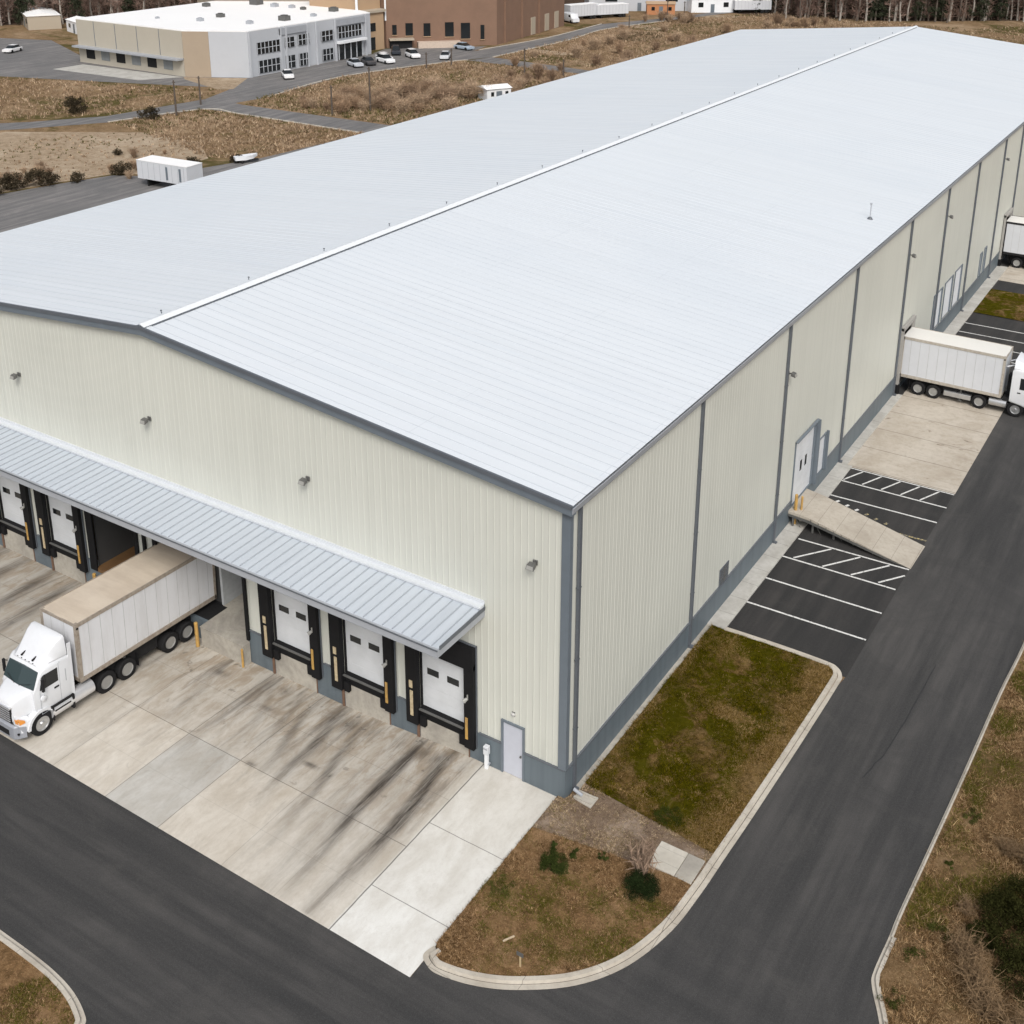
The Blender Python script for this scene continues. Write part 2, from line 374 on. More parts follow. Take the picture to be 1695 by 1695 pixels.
def twig_lines(segs, w, cols):
    """segs list of (p0,p1,w0); each a thin crossed pair of triangles"""
    segs = np.asarray(segs, float); p0, p1 = segs[:, :3], segs[:, 3:6]; ww = segs[:, 6:7]*w
    d = p1-p0; a = np.cross(d, rng.normal(0, 1, d.shape)); a /= np.linalg.norm(a, axis=1)[:, None]+1e-9
    b = np.cross(d, a); b /= np.linalg.norm(b, axis=1)[:, None]+1e-9
    V = np.concatenate([np.stack([p0+a*ww, p0-a*ww, p1], 1), np.stack([p0+b*ww, p0-b*ww, p1], 1)], 0).reshape(-1, 3)
    m = 2*len(segs); T = np.arange(3*m).reshape(-1, 3)
    c = np.asarray(cols)*np.tile(rng.uniform(.7, 1.35, (len(segs), 1)), (2, 1))
    return V, T, c
def cat3(*parts):
    V, T, C, o = [], [], [], 0
    for v, t, c in parts: V.append(v); T.append(t+o); C.append(c*np.ones((len(t), 3))); o += len(v)
    return np.concatenate(V), np.concatenate(T), np.concatenate(C)
def inpoly(P, poly):
    x, y = P[:, 0], P[:, 1]; ins = np.zeros(len(P), bool); n = len(poly)
    for i in range(n):
        x1, y1 = poly[i]; x2, y2 = poly[(i+1) % n]
        c = ((y1 > y) != (y2 > y)) & (x < (x2-x1)*(y-y1)/((y2-y1) if y2 != y1 else 1e-9)+x1); ins ^= c
    return ins
def catmull(pts, n=6):
    out = []; P = [pts[0]]+list(pts)+[pts[-1]]
    for i in range(1, len(P)-2):
        p0, p1, p2, p3 = [np.array(q, float) for q in P[i-1:i+3]]
        for k in range(n):
            t = k/n; out.append(tuple(.5*((2*p1)+(-p0+p2)*t+(2*p0-5*p1+4*p2-p3)*t*t+(-p0+3*p1-3*p2+p3)*t**3)))
    out.append(tuple(pts[-1])); return out
def offset(path, d):
    out = []
    for i, p in enumerate(path):
        a = path[max(i-1, 0)]; b = path[min(i+1, len(path)-1)]; t = np.array(b)-np.array(a); t = t/np.linalg.norm(t)
        out.append((p[0]-t[1]*d, p[1]+t[0]*d))
    return out
def ribbon(path, prof):
    """profile: list of (offset to the left, z)"""
    m = MB(); rings = []
    lines = [offset(path, d) for d, z in prof]
    for i in range(len(path)): rings.append([(lines[k][i][0], lines[k][i][1], prof[k][1]) for k in range(len(prof))])
    m.loft(rings); return m
def snoise(P, sc, seed=0):
    """cheap smooth 2-d value noise"""
    r = np.random.default_rng(seed); G = r.uniform(0, 1, (64, 64)); q = P[:, :2]*sc; i = np.floor(q).astype(int); f = q-i; f = f*f*(3-2*f)
    g = lambda a, b: G[a % 64, b % 64]
    return (g(i[:,0], i[:,1])*(1-f[:,0])+g(i[:,0]+1, i[:,1])*f[:,0])*(1-f[:,1])+(g(i[:,0], i[:,1]+1)*(1-f[:,0])+g(i[:,0]+1, i[:,1]+1)*f[:,0])*f[:,1]

# ------------------------------------------------------------------ ground
H, XR, W, RZ, LEN = 13.29, -22.0, 46.05, 15.41, 127.4
PADX0, PADY = -52.0, -9.66
g = MB()   # one sheet to the horizon, lower under the sloping apron and the building
B_ = 4000; hx0, hx1, hy0, hy1 = PADX0+.05, -.35, PADY+.05, 126
for (x0, y0, x1, y1) in ((-B_, -B_, B_, hy0), (-B_, hy1, B_, B_), (-B_, hy0, hx0, hy1), (hx1, hy0, B_, hy1)):
    g.poly([(x0,y0,-.012),(x1,y0,-.012),(x1,y1,-.012),(x0,y1,-.012)])
g.poly([(hx0,hy0,-1),(hx1,hy0,-1),(hx1,hy1,-1),(hx0,hy1,-1)])
struct(g.build('ground', M_FIELD))

def padz(x, y):
    k = np.clip((-x-3.8)/8., 0, 1); k = k*k*(3-2*k); return -.36*k*np.clip((y-PADY)/9.66, 0, 1)**2.4+.006
def make_pad():
    nx, ny = 430, 82
    xs = np.linspace(PADX0, -.28, nx); ys = np.linspace(PADY, .12, ny); X, Y = np.meshgrid(xs, ys, indexing='ij'); X, Y = X.ravel(), Y.ravel()
    V = np.stack([X, Y, padz(X, Y)], 1); i, j = np.meshgrid(np.arange(nx-1), np.arange(ny-1), indexing='ij'); a = (i*ny+j).ravel()
    Q = np.stack([a, a+ny, a+ny+1, a+1], 1)
    me = bpy.data.meshes.new('concrete_apron'); me.from_pydata(V.tolist(), [], Q.tolist())
    tint = np.ones((len(V), 4)); tint[:, :3] = (.55, .52, .465); f_ = np.clip((-Y-3)/6, 0, 1)[:, None]; tint[:, :3] *= 1+.14*f_
    new = X > -3.78; f_ = np.clip(-Y[new]/9, 0, 1)[:, None]; tint[new, :3] = np.array([.62,.60,.55])*(1-f_)+np.array([.77,.77,.74])*f_
    bl = (X > -15.4) & (X < -12.4) & (Y < -5.28); tint[bl, :3] = (.54, .53, .495)
    s2 = (X > -12.4) & (X < -9) & (Y < -5.28); tint[s2, :3] = (.64, .60, .53)
    s3 = (X < -15.4) & (X > -18.6) & (Y < -5.28); tint[s3, :3] = (.65, .61, .54)
    s4 = (X < -24) ; tint[s4, :3] *= .86
    at = me.attributes.new('tint', 'FLOAT_COLOR', 'POINT'); at.data.foreach_set('color', tint.astype(np.float32).ravel())
    wear = np.zeros(len(V))
    def band(pts, wid, st):
        pts = sorted(pts, key=lambda q: q[1]); yy = [q[1] for q in pts]; xx = [q[0] for q in pts]; ss = [q[2] for q in pts]
        cx = np.interp(Y, yy, xx); s_ = np.interp(Y, yy, ss, left=0, right=ss[-1]); wear[:] = np.maximum(wear, st*s_*np.exp(-((X-cx)/wid)**2))
    band([(-6.85,0,.55),(-6.7,-1.2,1),(-6.6,-4.4,.95),(-6.4,-6.8,.6),(-6.1,-9.6,.15)], .30, .85)
    band([(-5.2,0,.5),(-5.35,-.8,.9),(-4.95,-3.,1),(-4.75,-4.8,.95),(-4.8,-7.5,.65),(-4.9,-9.6,.3)], .33, .95)
    band([(-5.9,0,.2),(-5.5,-4,.4),(-5.5,-9.6,.1)], .9, .35)
    band([(-7.6,-2,.1),(-7.2,-5,.45),(-6.9,-9.6,.2)], .5, .6)
    band([(-11.0,0,.5),(-10.95,-1.1,1),(-10.5,-3,.85),(-10.4,-4.6,.5),(-10,-7,.1)], .30, .85)
    band([(-9.3,0,.4),(-9.5,-1.3,.8),(-9.0,-3.6,.8),(-8.6,-5,.45),(-8.2,-8,.1)], .26, .75)
    band([(-12.3,0,.4),(-12.2,-1.8,.8),(-11.4,-4.2,.5),(-11,-6,.1)], .22, .6)
    band([(-15.0,0,.3),(-14.5,-1.3,.6),(-13.6,-3.3,.25),(-13,-5,.1)], .25, .55)
    band([(-13.4,0,.3),(-13.1,-1,.75),(-12.6,-2.8,.5),(-12,-5,.1)], .22, .6)
    band([(-17.7,-1.,.2),(-17.2,-3.5,.35),(-16.5,-7,.15)], .3, .5)
    for c0 in (-5.9, -10.1, -14.2):
        for k in range(9):
            o_ = rng.uniform(-1.3, 1.3); d_ = rng.uniform(.1, .5); e_ = rng.uniform(3.5, 9)
            band([(c0+o_,-rng.uniform(.1,1.2),.8),(c0+o_+d_*.5,-e_*.5,.7),(c0+o_+d_*1.6,-e_,.0)], rng.uniform(.05,.11), rng.uniform(.25,.6))
    for c0 in (-26.0, -30.1, -34.2):
        band([(c0-.9,0,.5),(c0-.7,-2,.9),(c0-.3,-5,.5),(c0,-8,.1)], .35, .7)
        band([(c0+.9,0,.5),(c0+1.1,-2,.9),(c0+1.4,-5,.5),(c0+1.6,-8,.1)], .35, .7)
    for (cx, cy, rx, ry, st) in ((-6.1,-.9,1.3,.5,.5), (-10.2,-1.,1.3,.6,.5), (-14.2,-.8,1.,.4,.35), (-8.75,-3.95,.12,.12,.8), (-9.9,-3.9,.5,.12,.7), (-11.9,-5.2,.25,.12,.6), (-17.4,-1.5,.35,.25,.6),(-13.9,-2.2,.5,.2,.5),(-27,-2,1,.4,.6),(-25,-3.4,.6,.25,.6)):
        wear = np.maximum(wear, st*np.exp(-((X-cx)/rx)**2-((Y-cy)/ry)**2))
    wear = np.clip(wear*1.35, 0, 1); wear[new] *= .05
    at = me.attributes.new('wear', 'FLOAT', 'POINT'); at.data.foreach_set('value', wear.astype(np.float32))
    br = np.clip(1.0+Y/8.5, 0, 1)**1.1*np.clip((-X-3.9)/.4, 0, 1)*.95+.12; br[new] = .05
    br = np.maximum(br, (X < -3.9)*.22)
    at = me.attributes.new('brown', 'FLOAT', 'POINT'); at.data.foreach_set('value', br.astype(np.float32))
    me.materials.append(M_PAD); o = bpy.data.objects.new('concrete_apron', me); COL.objects.link(o); struct(o)
make_pad()

rd = MB()   # front and side road in one sheet
rd.poly([(-120,-60,0.),(60,-60,0.),(60,-9.5,0.),(13.5,-9.5,0.),(13.5,-9.4,0.),(-.27,-9.4,0.),(-.27,-9.63,0.),(-120,-9.63,0.)])
rd.poly([(-.27,-9.4,0.),(13.5,-9.4,0.),(13.5,190,0.),(7.02,190,0.),(7.02,13.5,0.),(6.5,10,0.),(-.27,-1,0.)])
struct(rd.build('road', M_ASPH))

# parking bays
lot = MB(); lot.poly([(.0,13.4,-.005),(7.05,13.4,-.005),(7.05,86,-.005),(.0,86,-.005)]); struct(lot.build('parking_base', M_LOT))
lot = MB(); lot.poly([(.95,13.95,.004),(7.0,13.95,.004),(7.03,23.95,.004),(7.06,33.4,.004),(.95,33.4,.004)]); struct(lot.build('parking_lot', M_LOT))
lot = MB(); lot.poly([(.95,50.2,.004),(7.1,50.2,.004),(7.1,65.5,.004),(.95,65.5,.004)]); struct(lot.build('parking_lot', M_LOT))
lot = MB(); lot.poly([(.95,72.6,.004),(7.1,72.6,.004),(7.1,75.4,.004),(.95,75.4,.004)]); struct(lot.build('parking_lot', M_LOT))
def pad2_mat():
    t = NT('side_apron_concrete'); p = t.pos(); x, y, z = t.xyz(p)
    n1 = t.noise(p, .4, 6, .65, .6); n2 = t.noise(p, 3, 5, .7); sp_ = t.noise(t.scale(p, (1.3, 1.9, 1)), .55, 5, .6, .4)
    c = t.mix(t.ramp(n1, .35, .7), (.50, .455, .39), (.40, .35, .285)); c = t.mix(t.ramp(n2, .4, .75, 0, .4), c, (.29, .25, .20))
    c = t.mix(t.ramp(sp_, .62, .72, 0, .8), c, (.14, .105, .075))
    st = t.noise(t.scale(p, (.2, 2, 1)), 1, 5, .65); c = t.mix(t.ramp(st, .55, .75, 0, .4), c, (.24, .2, .16))
    m = t.math('ABSOLUTE', t.math('SUBTRACT', t.math('FRACT', t.math('DIVIDE', y, 3.05)), .5)); c = t.mix(t.ramp(m, .488, .497, 0, .8), c, (.1, .09, .075))
    t.bump(n2, .15, .01); return t.fin(c, .87, 0, .3)
M_PAD2 = pad2_mat()
for y0, y1 in ((33.42, 50.2), (75.4, 84.5)):
    m = MB(); m.box(.60 if y0 < 40 else .95, y0, -.3, 7.12, y1, .02); struct(m.build('concrete_apron', M_PAD2))

# sealed cracks and a paving seam in the asphalt
M_SEAL = simple('crack_sealant', (.018,.018,.019), .6, var=.1)
def crack(pts, wd=.022):
    P = catmull(pts, 8); P = [(p[0]+rng.normal(0,.02), p[1]+rng.normal(0,.03)) for p in P]
    a, b = offset(P, wd/2), offset(P, -wd/2); m = MB(); n = len(P)
    m.add([(q[0],q[1],.0045) for q in a]+[(q[0],q[1],.0045) for q in b], [(i,i+1,n+i+1,n+i) for i in range(n-1)]); struct(m.build('sealed_crack', M_SEAL))
crack([(10.25,16.5),(10.15,13),(10.0,10),(9.6,7.5)], .03); #crack([(8.6,-3.2),(9.0,-1.8),(9.2,-.2)], .025); crack([(10.5,30),(10.35,25),(10.3,20)], .02); crack([(12.1,-1.6),(11.6,-2.6),(11.5,-4)],.02)
#crack([(-17,-11.2),(-15.2,-11.5),(-14.9,-12.2),(-13.4,-12.4)], .03); crack([(-12.3,-9.75),(-12.6,-10.6),(-13.3,-11.2)], .02); crack([(-3,-12.8),(0,-12.4),(3,-12)], .018)
# painted lines
def lines(name, segs, wd, mat, z=.009):
    m = MB()
    for (x0, y0, x1, y1) in segs:
        d = Vector((x1-x0, y1-y0)); n = Vector((-d.y, d.x)).normalized()*wd/2
        m.poly([(x0+n.x,y0+n.y,z),(x0-n.x,y0-n.y,z),(x1-n.x,y1-n.y,z),(x1+n.x,y1+n.y,z)])
    return struct(m.build(name, mat))
def worn_paint(name, col, lo=.33, hi=.47):
    t = NT(name); p = t.pos(); f = t.ramp(t.noise(p, 9, 5, .7), lo, hi); return t.fin(t.mix(f, (.10, .098, .094), col), .75)
M_LINE = worn_paint('line_paint', (.66, .66, .64)); M_YLINE = worn_paint('yellow_line_paint', (.50, .40, .17), .45, .6)
for y in (16.53, 19.08, 21.52): lines('painted_line', [(.9, y, 6.95, y+.12)], .115, M_LINE)
lines('painted_line', [(1.05, 23.66, 7.03, 23.86)], .115, M_LINE)
for (a, b, c, d) in ((1.5,21.68,2.93,23.62), (3.08,21.70,4.5,23.66), (4.6,21.74,6.05,23.70), (6.02,21.8,7.0,23.18)): lines('painted_line', [(a,b,c,d)], .11, M_LINE, .0095)
lines('painted_line', [(.75,29.36,7.05,29.52)], .115, M_LINE); lines('painted_line', [(.95,31.43,7.1,31.5)], .115, M_LINE); lines('painted_line', [(.95,33.28,7.1,33.30)], .1, M_LINE)
for k in range(5): lines('painted_line', [(1.0+k*1.14, 31.6, 1.7+k*1.14, 33.18)], .10, M_LINE, .0095)
lines('painted_line', [(4.6,27.15,7.05,27.25)], .13, M_YLINE)
for k in range(6): lines('painted_mark', [(1.5+k*.62, 28.75-k*.20, 1.62+k*.62, 28.98-k*.2)], .16, M_YLINE if k > 2 else M_LINE)
for y in (53.2, 56., 58.3, 60.6, 62.8): lines('painted_line', [(.95,y,7.1,y+.1)], .12, M_LINE)

# pavement along the long wall
m = MB(); m.box(.03, 13.7, -.3, .95, 33.42, .10); m.box(.03, 33.42, -.3, .62, 45.7, .07); m.box(.03, 49.2, -.3, .95, 79.5, .10)
struct(m.build('pavement', M_WALKX, bevel=.01))
m = MB(); m.box(.03, .6, -.3, .30, 13.7, .06); struct(m.build('gravel_strip', M_PIT))

# kerbed island
outer = catmull([(-.32,-8.25),(-.42,-8.72),(-.05,-9.0),(.49,-9.06),(1.73,-8.75),(3.02,-8.11),(4.53,-6.94),(5.62,-5.38),(6.26,-3.34),(6.47,-1.27),(6.55,.74),(6.66,3.32),(6.82,8.57),(6.90,12.6),(6.84,13.4),(6.45,13.9),(5.8,14.05),(3.54,14.08),(.95,14.0)], 6)
KP = [(0,-.1),(0,.025),(.19,.012),(.197,-.03),(.21,-.03),(.217,.02),(.24,.13),(.40,.135),(.42,-.1)]
struct(ribbon(outer, KP).build('kerb', M_KERB, smooth=False))
inn = offset(outer, .40)
inn = [(max(q[0], -.27) if q[1] < -7 else q[0], q[1]) for q in inn]; inn = [(-.275,-8.15)]+[q for q in inn if not (q[1] > -8.3 and q[0] < .3)]
island = inn+[(.3,13.66),(.3,.55),(.02,-.02),(-.275,-.02)]
def lawn(name, poly, mat, z=.10, amp=.05, step=.35):
    """triangulated, gently uneven sheet"""
    bm = bmesh.new(); vs = [bm.verts.new((p[0], p[1], z)) for p in poly]; f = bm.faces.new(vs)
    bmesh.ops.triangulate(bm, faces=[f])
    for it in range(5):
        es = [e for e in bm.edges if e.calc_length() > step*2]
        if not es: break
        bmesh.ops.subdivide_edges(bm, edges=es, cuts=1); bmesh.ops.triangulate(bm, faces=[f for f in bm.faces if len(f.verts) > 3])
    for v in bm.verts:
        if not v.is_boundary:
            q = np.array([[v.co.x, v.co.y]]); v.co.z += amp*(snoise(q, .6, 3)[0]+.5*snoise(q, 1.9, 4)[0]-.6)
    me = bpy.data.meshes.new(name); bmesh.ops.recalc_face_normals(bm, faces=bm.faces); bm.to_mesh(me); bm.free()
    for p in me.polygons:
        p.use_smooth = True
    me.materials.append(mat); o = bpy.data.objects.new(name, me); COL.objects.link(o)
    if me.polygons[0].normal.z < 0: me.flip_normals()
    return struct(o)
# three sheets: brown tip, gravel strip, mossy lawn
def clip_y(poly, f, keep_above):
    out = []; n = len(poly); s = 1 if keep_above else -1
    for i in range(n):
        a, b = poly[i], poly[(i+1) % n]; fa, fb = s*(a[1]-f(a[0])), s*(b[1]-f(b[0]))
        if fa >= 0: out.append(a)
        if fa*fb < 0: t = fa/(fa-fb); out.append((a[0]+(b[0]-a[0])*t, a[1]+(b[1]-a[1])*t))
    return out
f1 = lambda x: -1.95+.14*x; f2 = lambda x: 1.15-.10*x
tip = clip_y(island, f1, False); rest = clip_y(island, f1, True)
mid = clip_y(rest, f2, False); top = clip_y(rest, f2, True)
lawn('lawn', tip, M_LAWNB); lawn('gravel_bed', mid, M_GRAVEL, .09, .03); lawn('lawn', top, M_LAWNG)

# verge along the far side of the road
vout = catmull([(14.6,-6.5),(13.9,-4.3),(13.36,-2.9),(12.78,-1.75),(12.66,-1.15),(12.70,.47),(12.70,1.56),(12.79,4.17),(12.97,9.59),(13.14,15.96),(13.36,20.5),(13.55,30)], 5)
vpath = vout+[(13.6,60),(13.6,200)]
kb = next(i for i, q in enumerate(vpath) if q[1] > .3)
struct(ribbon(vpath[:kb+1], [(0,-.1),(0,.03),(-.10,.02),(-.13,.12),(-.26,.125),(-.28,-.1)]).build('kerb', M_KERB))
struct(ribbon(vpath[kb:], [(0,-.1),(0,.03),(-.06,.05),(-.08,.11),(-.15,.11),(-.16,-.1)]).build('kerb', M_KERB))
vin = offset(vpath, -.15)
lawn('verge', [q for q in offset(vout, -.15)]+[(34,30),(34,-6.5)], M_VERGE, .09, .12, .6)
m = MB(); m.poly([(13.7,30,.08),(60,30,.08),(60,200,.08),(13.7,200,.08)]); struct(m.build('verge', M_VERGE))
# opposite corner, lower left
lout = catmull([(-40,-15.3),(-25,-15.7),(-16,-15.8),(-13.35,-15.8),(-11.71,-15.80),(-10.34,-15.85),(-9.18,-16.02),(-8.27,-16.33),(-7.92,-16.6),(-7.75,-17.3),(-7.7,-20),(-7.7,-30)], 6)
struct(ribbon(lout, [(0,-.1),(0,.03),(-.14,.02),(-.17,.13),(-.31,.135),(-.33,-.1)]).build('kerb', M_KERB))
lin_ = offset(lout, -.31)
lawn('lawn', lin_+[(-40,-30)], M_LAWNB, .10, .05)

# ------------------------------------------------------------------ warehouse
WH = thing('warehouse', 'huge cream steel warehouse with pale ribbed gable roof and grey base band', 'warehouse')
def roofz(x): return H+(RZ-H)*(1-abs(x-XR)/22.0) if x > XR else H+(RZ-H)*(1-abs(x-XR)/(W-22.0))
DOCKC = [-5.93, -10.08, -14.24, -30.0, -34.15]
fo = [(c-1.1, c+1.38, .95, 4.55) for c in DOCKC]                    # openings x0,x1,z0,z1
fo += [(-27.6,-24.2,.95,4.9), (-22.75,-16.95,.76,4.9), (-2.93,-1.87,0.,2.58)]
so_ = [(25.0,28.3,1.0,5.0), (29.2,30.45,.95,3.4), (46.,48.5,1.1,4.9), (54.7,57.3,1.5,4.55), (58.0,60.6,1.5,4.6), (61.2,63.6,1.5,4.65), (72.2,73.0,1.3,3.7), (70.6,71.4,1.3,3.6), (79.7,82.2,1.1,4.7)]
WZ = 1.38
def wallstrip(m, a0, a1, zlo, ztop, ops, put):
    """panels of a wall between a0..a1 with openings; put(m,a,b,z0,z1a,z1b)"""
    br = sorted(set([a0, a1, XR if (a0 < XR < a1) else a0]+[q for o in ops for q in o[:2] if a0 < q < a1]))
    for a, b in zip(br, br[1:]):
        mid = (a+b)/2; cuts = sorted([(o[2], o[3]) for o in ops if o[0] < mid < o[1]]); z = zlo
        for c0, c1 in cuts:
            if c0 > z+1e-4 and z < ztop(mid): put(m, a, b, z, min(c0, ztop(a)), min(c0, ztop(b)))
            z = max(z, c1)
        if z < min(ztop(a), ztop(b)): put(m, a, b, z, ztop(a), ztop(b))
m = MB()
fput = lambda m, a, b, z, za, zb: m.poly([(a,0,z),(b,0,z),(b,0,zb),(a,0,za)])
wallstrip(m, -W, 0, WZ, roofz, fo, fput)
def ribs(m, a0, a1, step, zlo, ztop, ops, put, wd=.05):
    k = a0+step*.5
    while k < a1:
        cuts = sorted([(o[2]-.02, o[3]+.02) for o in ops if o[0]-.05 < k < o[1]+.05]); z = zlo; top = ztop(k)-.05
        for c0, c1 in cuts:
            if c0 > z+.1: put(m, k, z, min(c0, top))
            z = max(z, c1)
        if z < top-.1: put(m, k, z, top)
        k += step
def frib(m, k, z0, z1): m.add([(k-.04,-.001,z0),(k-.015,-.012,z0),(k+.015,-.012,z0),(k+.04,-.001,z0),(k-.04,-.001,z1),(k-.015,-.012,z1),(k+.015,-.012,z1),(k+.04,-.001,z1)],[(0,1,5,4),(1,2,6,5),(2,3,7,6),(0,3,2,1),(4,5,6,7)])
ribs(m, -W+.2, -.5, .305, WZ+.05, roofz, [(o[0],o[1],o[2],o[3]) for o in fo], frib)
m.build('front_wall', M_WALL, WH)
m = MB(); sput = lambda m, a, b, z, za, zb: m.poly([(0,a,z),(0,b,z),(0,b,zb),(0,a,za)])
flatz = lambda y: H-.05
XR_ = XR
wallstrip(m, 0, LEN, WZ, flatz, so_, sput)
def srib(m, k, z0, z1): m.add([(.001,k-.04,z0),(.008,k-.018,z0),(.008,k+.018,z0),(.001,k+.04,z0),(.001,k-.04,z1),(.008,k-.018,z1),(.008,k+.018,z1),(.001,k+.04,z1)],[(0,4,5,1),(1,5,6,2),(2,6,7,3),(0,1,2,3),(4,7,6,5)])
ribs(m, .6, LEN, .305, WZ+.05, flatz, so_+[(14.95,16.05,1.4,2.35)], srib)
m.build('side_wall', M_WALL, WH)
m = MB(); m.poly([(-W,0,-.6),(-W,LEN,-.6),(-W,LEN,H),(-W,0,H)]); m.poly([(-W,LEN,-.6),(0,LEN,-.6),(0,LEN,H),(XR,LEN,RZ),(-W,LEN,H)])
m.build('rear_wall', M_WALL, WH)
# grey base band (stands 5 cm proud)
m = MB(); fb = lambda m, a, b, z, za, zb: MB().box(a, -.05, z, b, .10, min(za, zb)).build('base_band', M_GREY, WH)
wallstrip(m, -W, .05, -.6, lambda x: WZ, [(o[0], o[1], o[2] if i > 4 else -1, o[3]) for i, o in enumerate(fo)], fb)
sb = lambda m, a, b, z, za, zb: MB().box(-.1, a, z, .05, b, min(za, zb)).build('base_band', M_GREY, WH)
wallstrip(m, .101, LEN, -.6, lambda x: WZ, so_, sb)
m = MB()
fl = lambda m, a, b, z, za, zb: MB().box(a, -.085, z, b, .0, min(za, zb)).build('base_flashing', M_DARKTRIM, WH)
wallstrip(m, -W, .0, WZ+.002, lambda x: WZ+.06, fo+[(c-1.9, c+1.9, 0, 3) for c in DOCKC], fl)
sl = lambda m, a, b, z, za, zb: MB().box(0, a, z, .085, b, min(za, zb)).build('base_flashing', M_DARKTRIM, WH)
wallstrip(m, .0, LEN, WZ+.002, lambda x: WZ+.06, so_, sl)
# roof
ov = .28
def slope(m, x, dx0, dx1, y0, y1, dz0, dz1): pass
m = MB()
def rz(x): return roofz(x)+.06
m.poly([(.25,-ov,rz(0)-.024),(.25,LEN+ov,rz(0)-.024),(XR,LEN+ov,rz(XR)),(XR,-ov,rz(XR))])
m.poly([(-W-.25,-ov,rz(-W)-.024),(XR,-ov,rz(XR)),(XR,LEN+ov,rz(XR)),(-W-.25,LEN+ov,rz(-W)-.024)])
roof = m.build('roof', M_ROOF, WH)
m = MB(); y = .1
def rrib(m, x0, z0, x1, z1, y, w=.034, h=.010):
    m.add([(x0,y-w,z0),(x0,y,z0+h),(x0,y+w,z0),(x1,y-w,z1),(x1,y,z1+h),(x1,y+w,z1)],[(0,1,4,3),(1,2,5,4),(0,2,1),(3,4,5)])
while y < LEN:
    rrib(m, .25, rz(0)-.024, XR+.3, rz(XR+.3), y); rrib(m, -W-.25, rz(-W)-.024, XR-.3, rz(XR-.3), y); y += .61
m.build('standing_seams', M_RIB, roof)
m = MB(); zc = RZ+.10
m.add([(XR-.30,-ov-.03,rz(XR-.30)+.06),(XR,-ov-.03,zc+.10),(XR+.30,-ov-.03,rz(XR+.30)+.06),(XR-.30,LEN+ov,rz(XR-.30)+.06),(XR,LEN+ov,zc+.10),(XR+.30,LEN+ov,rz(XR+.30)+.06)],[(0,1,4,3),(1,2,5,4)])
m.build('ridge_cap', simple('ridge_white', (.74,.77,.79), .5, var=.03), roof)
m = MB(); zc0 = rz(XR+.32); n_ = int(LEN/.61); vs = []      # toothed foam closure under the cap's edge
for k in range(n_):
    y = .1+k*.61; vs += [(XR+.305,y,zc0+.015),(XR+.37,y,zc0+.012),(XR+.305,y+.18,zc0+.06),(XR+.37,y+.18,zc0+.012),(XR+.305,y+.50,zc0+.06),(XR+.37,y+.50,zc0+.012)]
m.add(vs, [(2*i,2*i+1,2*i+3,2*i+2) for i in range(len(vs)//2-1)])
m.build('ridge_closure', M_DARKTRIM, roof)
m = MB(); k = 0
for yy in np.arange(1.5, LEN, 5.6):
    m.cyl((XR-.62, yy, rz(XR-.6)), (XR-.62, yy, rz(XR-.6)+.15), .02, n=6)
    m.box(XR-.66, yy-.03, rz(XR-.7)+.13, XR-.58, yy+.03, rz(XR-.7)+.17)
m.build('snow_guard', M_DARKTRIM, roof)
# rake trim (front)
m = MB()
for (xa, xb) in ((-W-.25, XR), (XR, .25)):
    za, zb = rz(xa), rz(xb)
    if xa < -W: za -= .0
    m.add([(xa,-ov-.04,za-.02),(xb,-ov-.04,zb-.02),(xb,-ov-.04,zb-.40),(xa,-ov-.04,za-.40),(xa,-.0,za-.02),(xb,-.0,zb-.02),(xb,-.0,zb-.44),(xa,-.0,za-.44)],[(0,1,2,3),(3,2,6,7),(0,3,7,4),(1,5,6,2)])
m.build('rake_trim', M_TRIM, roof)
m = MB()
for (xa, xb) in ((-W-.25, XR), (XR, .25)):
    za, zb = rz(xa), rz(xb)
    m.add([(xa,-ov-.075,za+.03),(xb,-ov-.075,zb+.03),(xb,-ov-.075,zb-.13),(xa,-ov-.075,za-.13),(xa,-ov+.03,za+.03),(xb,-ov+.03,zb+.03),(xb,-ov-.045,zb-.13),(xa,-ov-.045,za-.13)],[(0,1,2,3),(3,2,6,7),(0,4,5,1),(0,3,7,4),(1,5,6,2)])
m.build('rake_cap', M_DARKTRIM, roof)
# gutters
m = MB()
for s, x in ((1, .0), (-1, -W)):
    m.exx([(0,0)], 0, 0) if 0 else None
    P = [(x, rz(0)-.30), (x+s*.24, rz(0)-.30), (x+s*.27, rz(0)-.10), (x+s*.31, rz(0)-.10), (x+s*.26, rz(0)-.36), (x, rz(0)-.36)]
    n = len(P); vs = [(p[0], -ov, p[1]) for p in P]+[(p[0], LEN+ov, p[1]) for p in P]
    m.add(vs, [tuple(range(n)), tuple(range(2*n-1, n-1, -1))]+[(i, (i+1)%n, (i+1)%n+n, i+n) for i in range(n)])
m.build('gutter', M_GUT, roof)
m = MB(); m.box(.001, .05, H-.55, .06, LEN, H-.30); m.build('eave_trim', M_TRIM, WH)
# corner trims
m = MB(); m.box(-.28, -.075, WZ+.06, .075, .0, H-.38); m.box(.0, .001, WZ+.06, .075, .16, H-.35); m.build('corner_trim', M_TRIM, WH)
# downspouts
for i, y in enumerate([.62, 11.51, 22.39, 33.55, 45.29, 55.3, 65.13, 75.26, 83.0, 93.0, 103.0, 113.0, 123.0]):
    m = MB(); m.box(.026, y-.075, .18, .15, y+.075, H-.36); m.box(.05, y-.075, .06, .28, y+.075, .2)
    for zz in (3., 6.2, 9.4): m.box(.024, y-.11, zz, .158, y+.11, zz+.05)
    m.build('downspout', M_DARKTRIM, WH)
